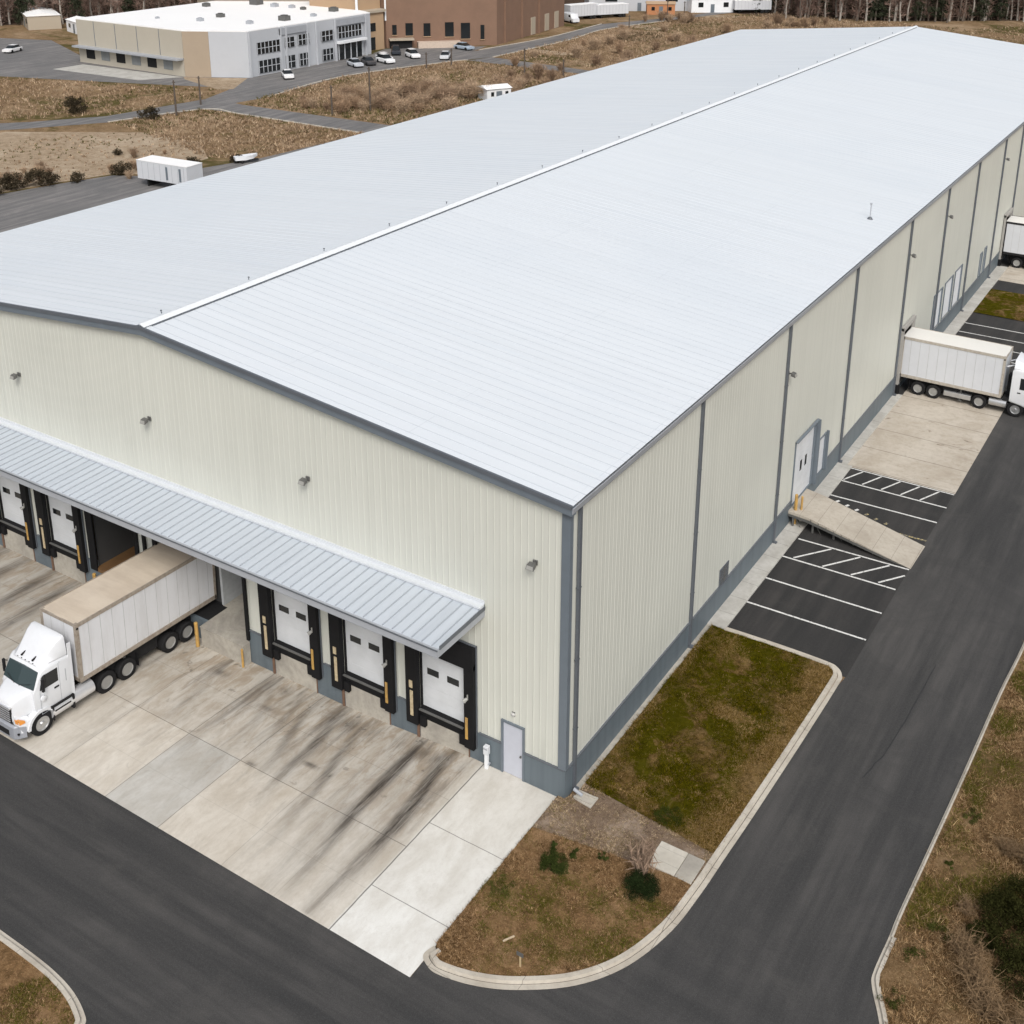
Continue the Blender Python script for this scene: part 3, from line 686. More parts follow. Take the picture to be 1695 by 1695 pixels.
# canopy
CX0, CX1, CZ, CYF = -48.0, -3.8, 7.56, -3.02
cs = lambda y: CZ-.02+(7.44-CZ)*(y/CYF)
m = MB(); m.add([(CX0,-.03,cs(0)),(CX1,-.03,cs(0)),(CX1,CYF,cs(CYF)),(CX0,CYF,cs(CYF)),(CX0,-.03,cs(0)-.16),(CX1,-.03,cs(0)-.16),(CX1,CYF,cs(CYF)-.16),(CX0,CYF,cs(CYF)-.16)],[(0,3,2,1),(4,5,6,7),(0,1,5,4),(1,2,6,5),(2,3,7,6),(3,0,4,7)])
can = m.build('canopy', M_CANROOF, WH)
m = MB(); x = CX1-.30
while x > CX0:
    m.add([(x-.03,-.10,cs(0)),(x,-.10,cs(0)+.05),(x+.03,-.10,cs(0)),(x-.03,CYF+.02,cs(CYF)),(x,CYF+.02,cs(CYF)+.05),(x+.03,CYF+.02,cs(CYF))],[(0,1,4,3),(1,2,5,4),(3,4,5)]); x -= .47
m.build('canopy_seams', M_CRIB, can)
m = MB(); m.box(CX0, CYF-.12, cs(CYF)-.34, CX1+.05, CYF, cs(CYF)-.01); m.box(CX1, CYF, cs(CYF)-.33, CX1+.06, -.001, cs(CYF)-.00)
m.build('canopy_fascia', M_GUT, can)
m = MB(); m.box(CX0, -.32, CZ+.0, CX1+.06, -.002, CZ+.09); m.box(CX0, -.05, CZ+.0, CX1+.06, -.001, CZ+.24); m.build('canopy_flashing', simple('flashing_pale', (.60,.63,.66), .5, var=.04), can)
m = MB(); m.box(CX0, CYF-.16, cs(CYF)-.03, CX1+.07, CYF-.12, cs(CYF)+.015); m.box(CX1+.06, CYF, cs(CYF)-.03, CX1+.09, -.01, cs(0)+.02); m.build('canopy_edge', M_DARKTRIM, can)
# dock bays
def dock(c):
    dr = MB()
    for k in range(6): dr.box(c-1.06, .10, 1.45+k*.52, c+1.36, .14, 1.45+k*.52+.512)
    d = dr.build('dock_door', M_WHITE, WH)
    for wx in (-.78, .24): m = MB(); m.box(c+wx, .08, 3.12, c+wx+.58, .10, 3.42); m.build('window', M_GLASSD, d)
    s = MB()
    for a, b in ((-1.66, -1.06), (1.32, 1.80)): s.box(c+a, -.30, .62, c+b, -.052, 4.75)
    s.box(c-1.66, -.34, 4.5, c+1.80, -.0521, 5.55)
    s.box(c-1.10, -.0, 1.0, c-1.04, .20, 4.6); s.box(c+1.36, .0, 1.0, c+1.42, .20, 4.6)
    sh = s.build('dock_shelter', M_BLACK, WH, bevel=.02)
    s = MB(); s.box(c+1.80, -.12, .66, c+1.84, -.0522, 5.60); s.box(c-1.70, -.14, 5.55, c+1.84, -.0523, 5.59); s.build('shelter_frame', M_DARKTRIM, sh)
    s = MB(); s.box(c-1.42, -.325, 1.05, c-1.27, -.301, 2.3); s.build('guide_strip', M_CREAMSTRIP, sh)
    s = MB(); s.box(c-1.45, -.33, 2.45, c-1.28, -.301, 2.8); s.build('guide_reflector', M_CREAMSTRIP, sh)
    s = MB(); s.box(c+1.40, -.33, 1.1, c+1.52, -.301, 2.15); s.build('guide_strip', M_YEL, sh)
    s = MB(); s.cyl((c+1.50,-.30,3.1), (c+1.40,-.42,3.0), .06, .10, 10); s.box(c+1.5,-.33,3.05,c+1.55,-.30,3.3); s.build('dock_lamp', M_LAMPG, sh)
    l = MB(); l.box(c-1.05, -.12, 1.16, c+1.35, .14, 1.44); l.box(c-1.1, -.06, .92, c+1.38, .05, 1.16); lv = l.build('dock_leveler', M_BLACK, WH)
    l = MB(); l.box(c-1.05, -.22, 1.38, c+1.2, -.12, 1.43); l.build('leveler_lip', M_LIGHTM, lv)
    for bx in (-1.0, 1.02): b = MB(); b.box(c+bx, -.24, .62, c+bx+.28, -.06, 1.12); b.build('dock_bumper', M_BLACK, WH, bevel=.02)
    p = MB(); p.box(c-1.1, -.056, -.6, c+1.38, .1, .92); p.build('dock_face', M_PIT, WH)
    p = MB(); p.box(c-1.24, -.12, -.4, c-1.13, -.05, .78); p.build('corner_guard', M_RUST, WH); p = MB(); p.box(c+1.39, -.08, -.4, c+1.44, -.05, .78); p.build('corner_guard', M_RUST, WH)
for c in DOCKC: dock(c)
# interiors behind the open bays
def room(x0, x1, z0, z1, depth, wm, fm):
    m = MB(); y0 = .1
    m.poly([(x0,y0,z0),(x0,depth,z0),(x0,depth,z1),(x0,y0,z1)]); m.poly([(x1,y0,z0),(x1,depth,z0),(x1,depth,z1),(x1,y0,z1)])
    m.poly([(x0,depth,z0),(x1,depth,z0),(x1,depth,z1),(x0,depth,z1)]); m.poly([(x0,y0,z1),(x1,y0,z1),(x1,depth,z1),(x0,depth,z1)])
    r_ = m.build('interior_wall', wm, WH)
    m = MB(); m.box(x0, -.08, z0-.2, x1, depth, z0); m.build('interior_floor', fm, WH)
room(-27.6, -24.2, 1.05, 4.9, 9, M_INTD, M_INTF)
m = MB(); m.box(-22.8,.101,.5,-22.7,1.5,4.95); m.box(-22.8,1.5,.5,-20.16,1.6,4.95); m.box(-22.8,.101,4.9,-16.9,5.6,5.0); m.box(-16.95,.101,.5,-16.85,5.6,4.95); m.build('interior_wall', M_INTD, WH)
m = MB(); m.box(-20.16,1.36,.78,-20.02,5.5,4.9); m.box(-20.16,5.5,.78,-16.9,5.6,4.9); m.build('interior_wall', simple('pale_interior', (.46,.48,.49), .8), WH)
m = MB(); m.box(-22.7,.101,-.5,-19.76,1.5,.74); m.build('pit_shade_fill', M_CHASSIS, WH); m = MB(); m.box(-19.75,-.08,.5,-16.95,1.36,.78); m.box(-20.1,1.361,.5,-16.95,5.5,.78); m.build('interior_floor', M_PIT, WH)  # first box: dark block filling the pit in place of its shade
m = MB(); m.box(-19.75, -.45, -.6, -16.9, -.081, .74); m.box(-19.75, -.5, .741, -16.9, -.081, .78); m.build('dock_face', M_PIT, WH)
m = MB()
for a, b in ((-27.95,-27.45), (-24.35,-24.1)): m.box(a, -.12, .9, b, -.051, 5.2)
m.box(-27.95, -.13, 4.7, -24.1, -.0515, 5.4)
for a, b in ((-23.68,-23.5), (-22.95,-22.7), (-17.02,-16.86)): m.box(a, -.16, .9, b, -.051, 4.9)
m.box(-22.95, -.17, 4.7, -16.86, -.0515, 5.1)
m.build('bay_frame', M_BLACK, WH)
# pedestrian door
m = MB(); m.box(-2.86, -.01, .03, -1.94, .05, 2.50); d = m.build('door', simple('pale_door', (.50, .52, .58), .5, var=.04), WH)
m = MB(); m.cyl((-2.02,-.03,1.15), (-2.02,-.09,1.15), .04, n=8); m.box(-2.05,-.10,1.12,-1.97,-.07,1.18); m.build('door_handle', M_LIGHTM, d)
m = MB(); m.box(-2.95,-.07,0,-2.865,.05,2.60); m.box(-1.935,-.07,0,-1.85,.05,2.60); m.box(-2.865,-.07,2.505,-1.935,.05,2.60); m.build('door_frame', M_TRIM, d)
# openings in the long wall
def sdoor(y0, y1, z0, z1, mat, frame=True, wins=()):
    m = MB(); n = max(1, int((z1-z0)/.6)); h = (z1-z0)/n
    for k in range(n): m.box(-.10, y0, z0+k*h, -.04, y1, z0+(k+1)*h-.012)
    d = m.build('roller_door' if y1-y0 > 1.5 else 'door', mat, WH)
    for (a, b, c, e) in wins: q = MB(); q.box(-.04, a, c, -.03, b, e); q.build('window', M_GLASSD, d)
    if frame: q = MB(); q.box(-.1,y0-.06,z0,.07,y0,z1+.07); q.box(-.1,y1,z0,.08,y1+.07,z1+.07); q.box(-.1,y0,z1,.07,y1,z1+.07); q.build('door_frame', M_TRIM, d)
    return d
sdoor(25.0, 28.2, 1.0, 4.95, M_WHITE, True, ((26.2,26.5,2.7,3.35),(27.0,27.3,2.7,3.35)))
m = MB(); m.box(.05, 28.34, .95, .30, 28.42, 5.1); m.box(.055, 24.85, 5.07, .22, 28.42, 5.12); m.build('door_hood', M_TRIM, WH)
sdoor(29.25, 30.4, 1.0, 3.35, M_WHITE); m = MB(); m.box(.05, 30.50, .95, .20, 30.56, 3.5); m.build('door_hood', M_TRIM, WH)
for a, b, c in ((54.8,57.2,4.5), (58.1,60.5,4.55), (61.3,63.5,4.6)): sdoor(a, b, 1.5, c, M_WHITE2)
sdoor(72.25,72.95,1.35,3.65,M_WHITE); sdoor(70.65,71.35,1.35,3.55,M_WHITE)
for a, b in ((46., 48.5), (79.7, 82.2)):
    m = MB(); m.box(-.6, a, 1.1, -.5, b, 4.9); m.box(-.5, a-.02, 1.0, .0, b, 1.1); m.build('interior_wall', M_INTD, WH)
    m = MB(); m.box(.052, a-.22, .7, .22, a+.02, 4.9); m.box(.052, b-.02, .7, .22, b+.22, 4.9); m.box(.051, a-.22, 4.72, .26, b+.22, 5.0); m.build('dock_shelter', simple('grey_shelter', (.33,.32,.30), .8), WH)
    m = MB()
    m.box(.051, a-.4, .05, .30, a+.0, .68); m.build('dock_bumper', M_BLACK, WH)
m = MB(); m.box(.0, 14.95, 1.42, .04, 16.05, 2.35); v = m.build('wall_vent', M_DARKTRIM, WH)
m = MB()
for k in range(5): m.box(.041,15.06,1.50+k*.17,.06,15.94,1.54+k*.17)
m.box(.042,15.46,1.46,.065,15.54,2.3); m.build('vent_louvres', M_LIGHTM, v)

# wall lamps
def wall_lamp():
    t = thing('wall_lamp', 'x', 'wall lamp')
    m = MB(); m.box(-.14,-.08,-.14,.14,0,.14); m.box(-.05,-.32,-.02,.05,-.08,.07); m.build('bracket', M_LIGHTM, t, bevel=.01)
    m = MB(); m.add([(-.20,-.30,-.10),(.20,-.30,-.10),(.20,-.30,.16),(-.20,-.30,.16),(-.26,-.66,-.16),(.26,-.66,-.16),(.22,-.58,.10),(-.22,-.58,.10)],[(0,1,2,3),(4,7,6,5),(0,4,5,1),(1,5,6,2),(2,6,7,3),(3,7,4,0)]); m.build('lamp_head', M_LIGHTM, t, bevel=.015)
    m = MB(); m.add([(-.22,-.668,-.13),(.22,-.668,-.13),(.19,-.60,.075),(-.19,-.60,.075)],[(0,1,2,3)]); m.build('lens', M_LAMPG, t)
    return t
L0 = wall_lamp(); index_kids(L0)
lamps = [((-31.8,-.03,10.75),0,'grey wall lamp high on the gable wall, farthest left at the frame edge'),
 ((-22.3,-.03,10.8),0,'grey wall lamp on the gable wall below the roof peak'),
 ((-12.65,-.03,10.55),0,'grey wall lamp on the gable wall between the peak and the nearest corner lamp'),
 ((-1.41,-.03,10.35),0,'boxy wall lamp on the gable wall nearest the building corner'),
 ((.03,22.62,10.05),R(90),'grey lamp on the long side wall nearest the front corner'),
 ((.03,45.55,10.3),R(90),'grey lamp on the long wall above the docked white truck'),
 ((.03,55.6,10.6),R(90),'grey lamp on the long wall above the row of white roller doors'),
 ((.03,75.5,11.0),R(90),'farthest grey lamp on the long side wall')]
for i, (l, rz_, lab) in enumerate(lamps):
    o = L0 if i == 0 else copy_tree(L0)
    o.location = l; o.rotation_euler = (0,0,rz_); o.scale = (.70,.70,.70); o['label'] = lab; o['group'] = 'lamps on the warehouse walls'
t = thing('door_lamp', 'small round white lamp above the pedestrian door', 'wall lamp', (-2.38,-.03,3.0))
m = MB(); m.lathe([(-.0,.001),(.0,.11),(.05,.13),(.12,.13),(.15,.10),(.16,.001)], 'z'); t.scale = (.75,.75,.75); o = m.build('lamp_body', simple('lamp_white', (.5,.5,.48), .4), t, True)
m = MB(); m.box(-.09,.0,-.06,.09,.04,.2); m.build('bracket', M_LIGHTM, t)
# roof vent pipe
t = thing('roof_pipe', 'thin vent pipe standing on the near roof slope', 'vent pipe', (-1.75,41.5,rz(-1.75)-.02))
m = MB(); m.cyl((0,0,0),(0,0,1.0),.035,n=8); m.cyl((0,0,1.),(0,0,1.08),.07,n=8); m.build('pipe', M_GUT, t)
m = MB(); m.cyl((0,0,0),(0,0,.16),.20,.09,12); m.build('flashing_cone', M_DARKTRIM, t)
# meter/standpipe by the pedestrian door
t = thing('vent_stack', 'white standpipe box in front of the grey base beside the pedestrian door', 'standpipe', (-3.55,-.22,.0))
m = MB(); m.box(-.07,-.07,0,.07,.07,.72); m.build('post', M_WHITE2, t, bevel=.01)
m = MB(); m.box(-.11,-.10,.72,.11,.10,1.12); m.build('box', M_WHITE, t, bevel=.015)
m = MB(); m.box(-.12,-.02,.2,.12,.12,.24); m.box(-.09,-.11,.98,.09,-.10,1.05); m.build('clamp', M_GUT, t)

# recess bollards and posts
def bollard(loc, h, lab, mat=M_YEL, r=.09, lean=0.):
    t = thing('bollard', lab, 'bollard', loc, 0, 'yellow posts around the docks'); t.rotation_euler = (0, lean, 0)
    m = MB(); m.cyl((0,0,-.2),(0,0,h),r,n=14); m.cyl((0,0,h),(0,0,h+.03),r,r*.6,14); m.build('post', mat, t, True)
    m = MB(); m.cyl((0,0,-.2),(0,0,.04),r*1.8,r*1.5,12); m.build('footing', M_PIT, t)
bollard((-19.85,-.62,-.33), 1.35, 'tall yellow bollard beside the rear of the docked trailer')
bollard((-16.88,-.62,-.3), 1.0, 'rusty yellow post at the right end of the open recess', M_YEL, .055)
bollard((-27.35,-.42,-.34), 1.3, 'yellow post at the foot of the dark open bay')
bollard((.35,24.9,.08), 1.85, 'yellow bollard at the top of the ramp beside the white roller door, nearer one')
bollard((.62,25.1,.5), 1.3, 'shorter yellow bollard at the head of the ramp next to the taller one', M_YEL, .06)
t = thing('pallet_load', 'pale wrapped box on a pallet inside the dark open bay', 'pallet', (-25.7,1.8,1.05))
m = MB(); m.box(-.4,-.4,.14,.4,.4,.85); m.build('box', simple('wrap_white', (.62,.62,.6), .5), t, bevel=.02)
m = MB()
for k in (-.35,0,.25): m.box(k,-.42,0,k+.1,.42,.12)
m.box(-.42,-.42,.12,.42,.42,.14); m.build('pallet', M_WOOD, t)

# ramp
RY0, RY1 = 23.95, 26.6
t = thing('ramp', 'long sloping concrete ramp from the white side door down to the road', 'ramp', (0,0,0))
m = MB(); A = [(.06,24.55,1.0),(.06,27.55,1.0),(1.25,27.3,.98),(7.15,RY1,.03),(7.08,RY0,.03),(1.25,24.45,.98)]
vs = A+[(p[0],p[1],max(p[2]-.16,.012)) for p in A]
m.add(vs, [(0,5,2,1),(5,4,3,2),(6,7,8,11),(11,8,9,10),(0,6,11,5),(5,11,10,4),(1,2,8,7),(2,3,9,8),(4,10,9,3),(0,1,7,6)]); m.build('deck', M_RAMPC, t)
m = MB()
for y0, z0, z1 in ((24.57,1.0,.98),):
    m.add([(.06,24.53,.84),(1.25,24.43,.82),(7.0,23.93,.02),(.06,24.53,.70),(1.25,24.43,.66),(5.6,24.05,.10),(.06,24.63,.84),(1.25,24.53,.82),(7.0,24.03,.02),(.06,24.63,.70),(1.25,24.53,.66),(5.6,24.15,.10)],[(0,1,4,3),(1,2,5,4),(6,9,10,7),(7,10,11,8),(3,4,10,9),(4,5,11,10)])
m.build('edge_beam', M_LIGHTM, t)  # darker metal puts the shade on the ramp's side into the colour
for x in (.35, 1.5, 2.7, 3.8): 
    h = .98-(max(0, x-1.25))*(.95/5.85)-.17
    m = MB(); m.box(x-.05, 26.9, .012, x+.05, 27., h); m.build('leg', M_LIGHTM, t)
    m = MB(); m.box(x-.05, 24.60, .012, x+.05, 24.70, h); m.add([(x,24.66,h-.03),(x+.05,24.66,h-.03),(x+.5,24.66,.03),(x+.45,24.66,.03)],[(0,1,2,3)])
    m.build('leg', M_LIGHTM, t)
m = MB()
for x in np.arange(1.4,5.4,.45):
    z = .98-(x-1.25)*(.95/5.85); m.box(x,24.43-(x-1.25)*.085-.02,z-.22,x+.04,24.43-(x-1.25)*.085,z-.04)
m.build('edge_stiffener', M_LIGHTM, t)  # stiffeners share the beam's dark metal, shade put into the colour

# ------------------------------------------------------------------ trucks
M_RIMD = simple('shaded_rim', (.32,.32,.31), .5, .3, var=.1, sc=4)  # rim colour lowered to carry the shade under the trailers
def wheel(x, y, r=.5, wd=.28, side=1, parent=None, dual=False, rimm=None):
    rimm = rimm or (M_RIMD if dual else M_ALU)
    m = MB(); c = (x, y, r); s = side; W2 = wd*(2.1 if dual else 1)
    m.lathe([(-s*W2,r*.6),(-s*W2,r*.93),(-s*W2*.9,r),(-s*.03,r),(0,r*.93),(0,r*.62),(-s*.04,r*.6)], 'x', c, 28)
    t = m.build('wheel', M_TYRE, parent, True)
    m = MB(); q_ = [(-s*.03,r*.62),(s*.005,r*.60),(s*.0,r*.54),(-s*.10,r*.46),(-s*.11,r*.26),(-s*.02,r*.22),(s*.02,r*.16),(s*.02,.001)]
    if dual: q_ = [(-s*.03,r*.60),(s*.0,r*.58),(-s*.02,r*.52),(-s*.20,r*.44),(-s*.21,r*.26),(-s*.06,r*.20),(-s*.05,.001)]
    m.lathe(q_, 'x', c, 24); m.build('rim', rimm, t, True)
    m = MB()
    for k in range(8):
        a = k*math.pi/4; m.cyl((x-s*.12, y+math.cos(a)*r*.36, r+math.sin(a)*r*.36), (x-s*.10, y+math.cos(a)*r*.36, r+math.sin(a)*r*.36), r*.07, n=8)
    m.build('rim_holes', M_CHASSIS, t)
def ring(y, hw, z0, z1, rad=.12, x0=0., n=3, hwt=None):
    """rounded rectangle in the xz plane"""
    hwt = hw if hwt is None else hwt; out = []
    for (sx, sz, a0) in ((1,-1,-90), (1,1,0), (-1,1,90), (-1,-1,180)):
        h = hwt if sz > 0 else hw; zc = z1-rad if sz > 0 else z0+rad
        for k in range(n+1):
            a = R(a0+90*k/n); out.append((x0+sx*(h-rad)+math.cos(a)*rad, y, zc+math.sin(a)*rad))
    return out
def trailer(T, L, hw, z0, z1, roofm, framem, sidem, wheels, y_rear=-.12, skirt=True):
    """box trailer: rear at y_rear, nose at y=-L; forward is -y"""
    m = MB(); m.box(-hw, -L, z0+.10, hw, y_rear, z1-.10); b = m.build('trailer_body', sidem, T)
    m = MB(); m.box(-hw-.005, -L-.012, z1-.10, hw+.005, y_rear+.01, z1-.02)
    m.add([(-hw-.01,-L-.015,z1-.02),(hw+.01,-L-.015,z1-.02),(hw+.01,y_rear,z1-.02),(-hw-.01,y_rear,z1-.02),(0,-L,z1+.01),(0,y_rear,z1+.01)],[(0,1,4),(1,2,5,4),(2,3,5),(3,0,4,5)])
    m.build('roof_panel', roofm, b)
    m = MB()
    for s in (-1, 1):
        x0, x1 = sorted((s*(hw-.02), s*(hw+.03)))
        m.box(x0, -L-.02, z1-.17, x1, y_rear, z1+.005); m.box(x0, -L-.02, z0-.04, x1, y_rear, z0+.17)
        m.box(min(s*(hw-.12), s*(hw+.032)), -L-.03, z0-.04, max(s*(hw-.12), s*(hw+.032)), -L+.13, z1+.006)
        m.box(x0, y_rear-.12, z0-.02, x1, y_rear+.012, z1+.004)
        k = -L+.3
        while k < y_rear-.3: m.box(min(s*hw, s*(hw+.045)), k, z0-.01, max(s*hw, s*(hw+.045)), k+.05, z0+.10); k += .28
    m.box(-hw, -L-.032, z1-.13, hw, -L+.02, z1+.004); m.box(-hw, -L-.03, z0-.04, hw, -L+.02, z0+.14)
    m.build('frame_rails', framem, b)
    m = MB(); k = -L+.62
    while k < y_rear-.3:
        for s in (-1, 1): m.box(min(s*hw, s*(hw+.008)), k, z0+.17, max(s*hw, s*(hw+.008)), k+.022, z1-.17)
        k += .62
    for x in (-.5, .35): m.box(x, -L-.006, z0+.14, x+.02, -L, z1-.13)
    m.build('panel_seams', simple('seam_grey', (.45,.46,.46), .6), b)
    m = MB()
    m.box(-hw+.42, -L+.9, .50, hw-.42, y_rear-.5, z0-.10)  # added dark box, stands in for the deep shade under the trailer
    for x in (-.45, .30): m.box(x, -L+.5, z0-.30, x+.15, y_rear-.2, z0-.01)
    for k in np.arange(-L+.6, y_rear-.3, .5): m.box(-hw+.04, k, z0-.10, hw-.04, k+.07, z0-.02)
    for yy in wheels: m.cyl((-hw+.2,yy,.5),(hw-.2,yy,.5),.09,n=8); m.box(-.5,yy-.3,.45,.5,yy+.3,z0-.2)
    for s in (-1, 1): m.box(s*(hw-.30), -L*.60, .55, s*(hw-.26), max(min(wheels)-.6, -L*.6+.2), z0-.05)  # dark inner skirts added to deepen the same shade
    m.build('undercarriage_shade_fill', M_CHASSIS, b)
    for yy in wheels:
        for s in (-1, 1): wheel(s*(hw-.04), yy, .5, .26, s, T, True)
    m = MB()
    for s in (-1, 1): m.box(s*(hw-.35), -L*.63, .25, s*(hw-.25), -L*.63+.12, z0-.05); m.box(s*(hw-.40), -L*.63-.06, .2, s*(hw-.2), -L*.63+.18, .25)
    m.build('landing_gear', M_LIGHTM, T)
    for s in (-1, 1): m = MB(); m.box(s*(hw-.6), max(wheels)+.58, .3, s*(hw-.02), max(wheels)+.60, .98); m.build('mudflap', M_BLACK, T)
    m = MB(); m.box(-hw+.1, y_rear-.05, .55, hw-.1, y_rear+.0, .65)
    for x in (-.6,.5): m.box(x, y_rear-.05, .6, x+.1, y_rear, z0)
    m.build('rear_guard', M_LIGHTM, T)
    for s in (-1, 1):
        q = MB(); q.cyl((s*(hw+.03),-L+.05,z1-.22),(s*(hw+.05),-L+.05,z1-.22),.055,n=10); q.build('marker_lamp', M_CHASSIS, T)
# near truck: conventional cab with a roof fairing
TX = -21.58
T1 = thing('semi_truck', 'white long-nosed truck with a beige-roofed trailer backed into the dock under the canopy', 'truck', (TX,-.02,-.24), 0)
T1.rotation_euler = (-math.atan(.24/8.6), 0, 0)
def dirty_white():
    t = NT('trailer_side_white'); p = t.obj(); x, y, z = t.xyz(p)
    n = t.noise(t.scale(p, (1, 1.2, .25)), 1.5, 5, .65); c = t.mix(t.ramp(n, .4, .75, 0, .5), (.66,.67,.69), (.50,.50,.50))
    n2 = t.noise(p, 8, 4, .7); lo = t.math('MULTIPLY', t.ramp(z, 1.9, 1.3), t.ramp(n2, .45, .65)); c = t.mix(t.math('MULTIPLY', lo, .5), c, (.30,.22,.15)); return t.fin(c, .42)
M_TSIDE = dirty_white()
M_TROOF = simple('dusty_roof', (.60,.52,.42), .7, col2=(.42,.34,.26), sc=.8, var=.08, stretch=(.4,1.6,1))
M_TFRAME = simple('weathered_rail', (.34,.30,.25), .6, var=.2, sc=5, col2=(.16,.11,.08))
trailer(T1, 6.65, 1.15, 1.42, 4.27, M_TROOF, M_TFRAME, M_TSIDE, (-.62,-1.66), 1.25)
def cab_conventional(T):
    hw = 1.12
    m = MB()   # cab and sleeper
    m.loft([ring(-7.12,hw,.95,3.05,.16), ring(-7.2,hw+.01,.92,3.1,.18), ring(-8.25,hw,.92,3.1,.18), ring(-8.42,hw-.02,.95,3.02,.18,hwt=hw-.06), ring(-8.88,hw-.05,.98,2.12,.10,hwt=hw-.08)])
    cab = m.build('cab', M_PAINTW, T, True)
    m = MB()   # fairing, swept up to the rear
    m.loft([ring(-7.16,hw-.02,3.0,3.98,.16,hwt=hw-.10), ring(-7.30,hw-.02,3.0,3.99,.16,hwt=hw-.10), ring(-7.55,hw-.04,3.0,3.86,.16,hwt=hw-.16), ring(-7.9,hw-.08,3.0,3.52,.14,hwt=hw-.24), ring(-8.22,hw-.16,3.0,3.24,.10,hwt=hw-.34), ring(-8.40,hw-.3,3.0,3.10,.04,hwt=hw-.4)])
    m.build('roof_fairing', M_PAINTW, cab, True)
    m = MB()   # side extenders behind the cab
    for s in (-1, 1): m = MB(); m.box(s*(hw-.03), -7.14, 1.05, s*(hw+.0), -6.96, 3.6); m.build('side_extender', M_PAINTW, cab, bevel=.01)
    m = MB(); m.box(-.7,-7.13,1.0,.7,-6.98,2.7); m.build('cab_rear_panel', M_CHASSIS, cab)
    # windscreen, slightly proud of the sloped face
    def wsy(z): return -8.42-(3.02-z)/(3.02-2.12)*.46
    m = MB(); zt, zb = 2.90, 2.24
    m.add([(-.93,wsy(zt)-.022,zt),(0,wsy(zt)-.06,zt+.02),(.93,wsy(zt)-.022,zt),(.99,wsy(zb)-.022,zb),(0,wsy(zb)-.09,zb-.03),(-.99,wsy(zb)-.022,zb),
           (-.93,wsy(zt)+.04,zt),(0,wsy(zt)+.04,zt+.02),(.93,wsy(zt)+.04,zt),(.99,wsy(zb)+.04,zb),(0,wsy(zb)+.04,zb-.03),(-.99,wsy(zb)+.04,zb)],
          [(0,1,4,5),(1,2,3,4),(0,6,7,1),(1,7,8,2),(2,8,9,3),(3,9,10,4),(4,10,11,5),(5,11,6,0)])
    t = NT('windscreen'); x, y, z = t.xyz(t.obj()); m.build('windshield', t.fin((.035,.055,.06), .08, 0, .8), cab)
    m = MB(); m.box(-.01,-8.98,2.2,.01,-8.6,2.9); 
    m = MB()   # hood
    m.loft([ring(-8.80,.93,1.05,2.24,.16,hwt=.88), ring(-9.08,.86,1.05,2.18,.20,hwt=.78), ring(-9.40,.76,1.02,2.06,.22,hwt=.66), ring(-9.60,.68,1.0,1.94,.20,hwt=.58), ring(-9.68,.62,1.0,1.80,.14,hwt=.52)])
    m.build('hood', M_PAINTW, cab, True)
    for s in (-1, 1):   # fenders
        m = MB(); prof = []
        for k in range(13):
            a = math.pi*(k/12); prof.append((-8.65+math.cos(a)*.70, .56+math.sin(a)*.70))
        inner = [(-8.65+math.cos(math.pi*k/12)*.58, .56+math.sin(math.pi*k/12)*.58) for k in range(12,-1,-1)]
        P = prof+inner; m.exx(P, s*.60, s*1.14); m.build('fender', M_PAINTW, cab, True)
        m = MB(); m.add([(s*.60,-9.3,.62),(s*1.13,-9.32,.62),(s*.60,-9.65,.62),(s*1.02,-9.6,.62),(s*.6,-9.2,1.25),(s*1.10,-9.12,1.05),(s*.6,-9.65,1.35),(s*.95,-9.63,1.1)],[(0,1,3,2),(4,6,7,5),(0,4,5,1),(2,3,7,6),(1,5,7,3),(0,2,6,4)]); m.build('fender_nose', M_PAINTW, cab, True)
        m = MB(); m.add([(s*.74,-9.655,1.02),(s*1.0,-9.62,1.02),(s*1.06,-9.4,1.04),(s*.72,-9.675,1.22),(s*.97,-9.625,1.20),(s*1.04,-9.42,1.17),(s*.74,-9.6,1.02),(s*.74,-9.58,1.2)],[(0,1,4,3),(1,2,5,4),(3,4,5,7),(0,6,2,1)]); m.build('headlight', M_AMBER, cab)
        m = MB(); m.box(s*1.115, -8.32, 2.14, s*1.135, -7.72, 2.78); m.add([(s*1.135,-8.32,2.14),(s*1.135,-8.62,2.14),(s*1.12,-8.45,2.72),(s*1.12,-8.32,2.78),(s*1.10,-8.32,2.14),(s*1.10,-8.62,2.14),(s*1.08,-8.45,2.72),(s*1.08,-8.32,2.78)],[(0,1,2,3),(4,7,6,5),(0,4,5,1),(1,5,6,2),(2,6,7,3)]); m.build('side_window', M_GLASSD, cab)
        m = MB(); m.box(s*1.121,-8.64,1.0,s*1.127,-8.62,2.1); m.box(s*1.122,-7.66,1.0,s*1.128,-7.64,2.95); m.box(s*1.122,-8.64,.99,s*1.128,-7.64,1.01); m.build('door_seam', M_GUT, cab)
        m = MB(); m.box(s*1.13,-7.95,1.86,s*1.15,-7.72,1.93); m.build('door_handle', M_CHASSIS, cab)
        m = MB(); m.box(s*1.24,-8.62,2.15,s*1.34,-8.52,2.75); m.cyl((s*1.12,-8.5,2.7),(s*1.3,-8.56,2.7),.018,n=6); m.cyl((s*1.12,-8.5,2.25),(s*1.3,-8.56,2.2),.018,n=6); m.build('mirror', M_CHASSIS, cab)
        m = MB(); m.cyl((s*.92,-6.05,.80),(s*.92,-8.20,.80),.33,n=22); m.build('fuel_tank', M_CHROME, T, True)
        m = MB(); m.box(s*.66,-8.22,1.03,s*1.20,-7.1,1.12); m.box(s*.95,-7.20,.44,s*1.24,-7.1,1.12); m.box(s*.95,-8.18,.44,s*1.235,-8.13,1.10); m.build('step', M_CHASSIS, T)
        m = MB(); m.cyl((s*.93,-9.88,2.0),(s*.93,-9.88,2.0001),.02,n=6)
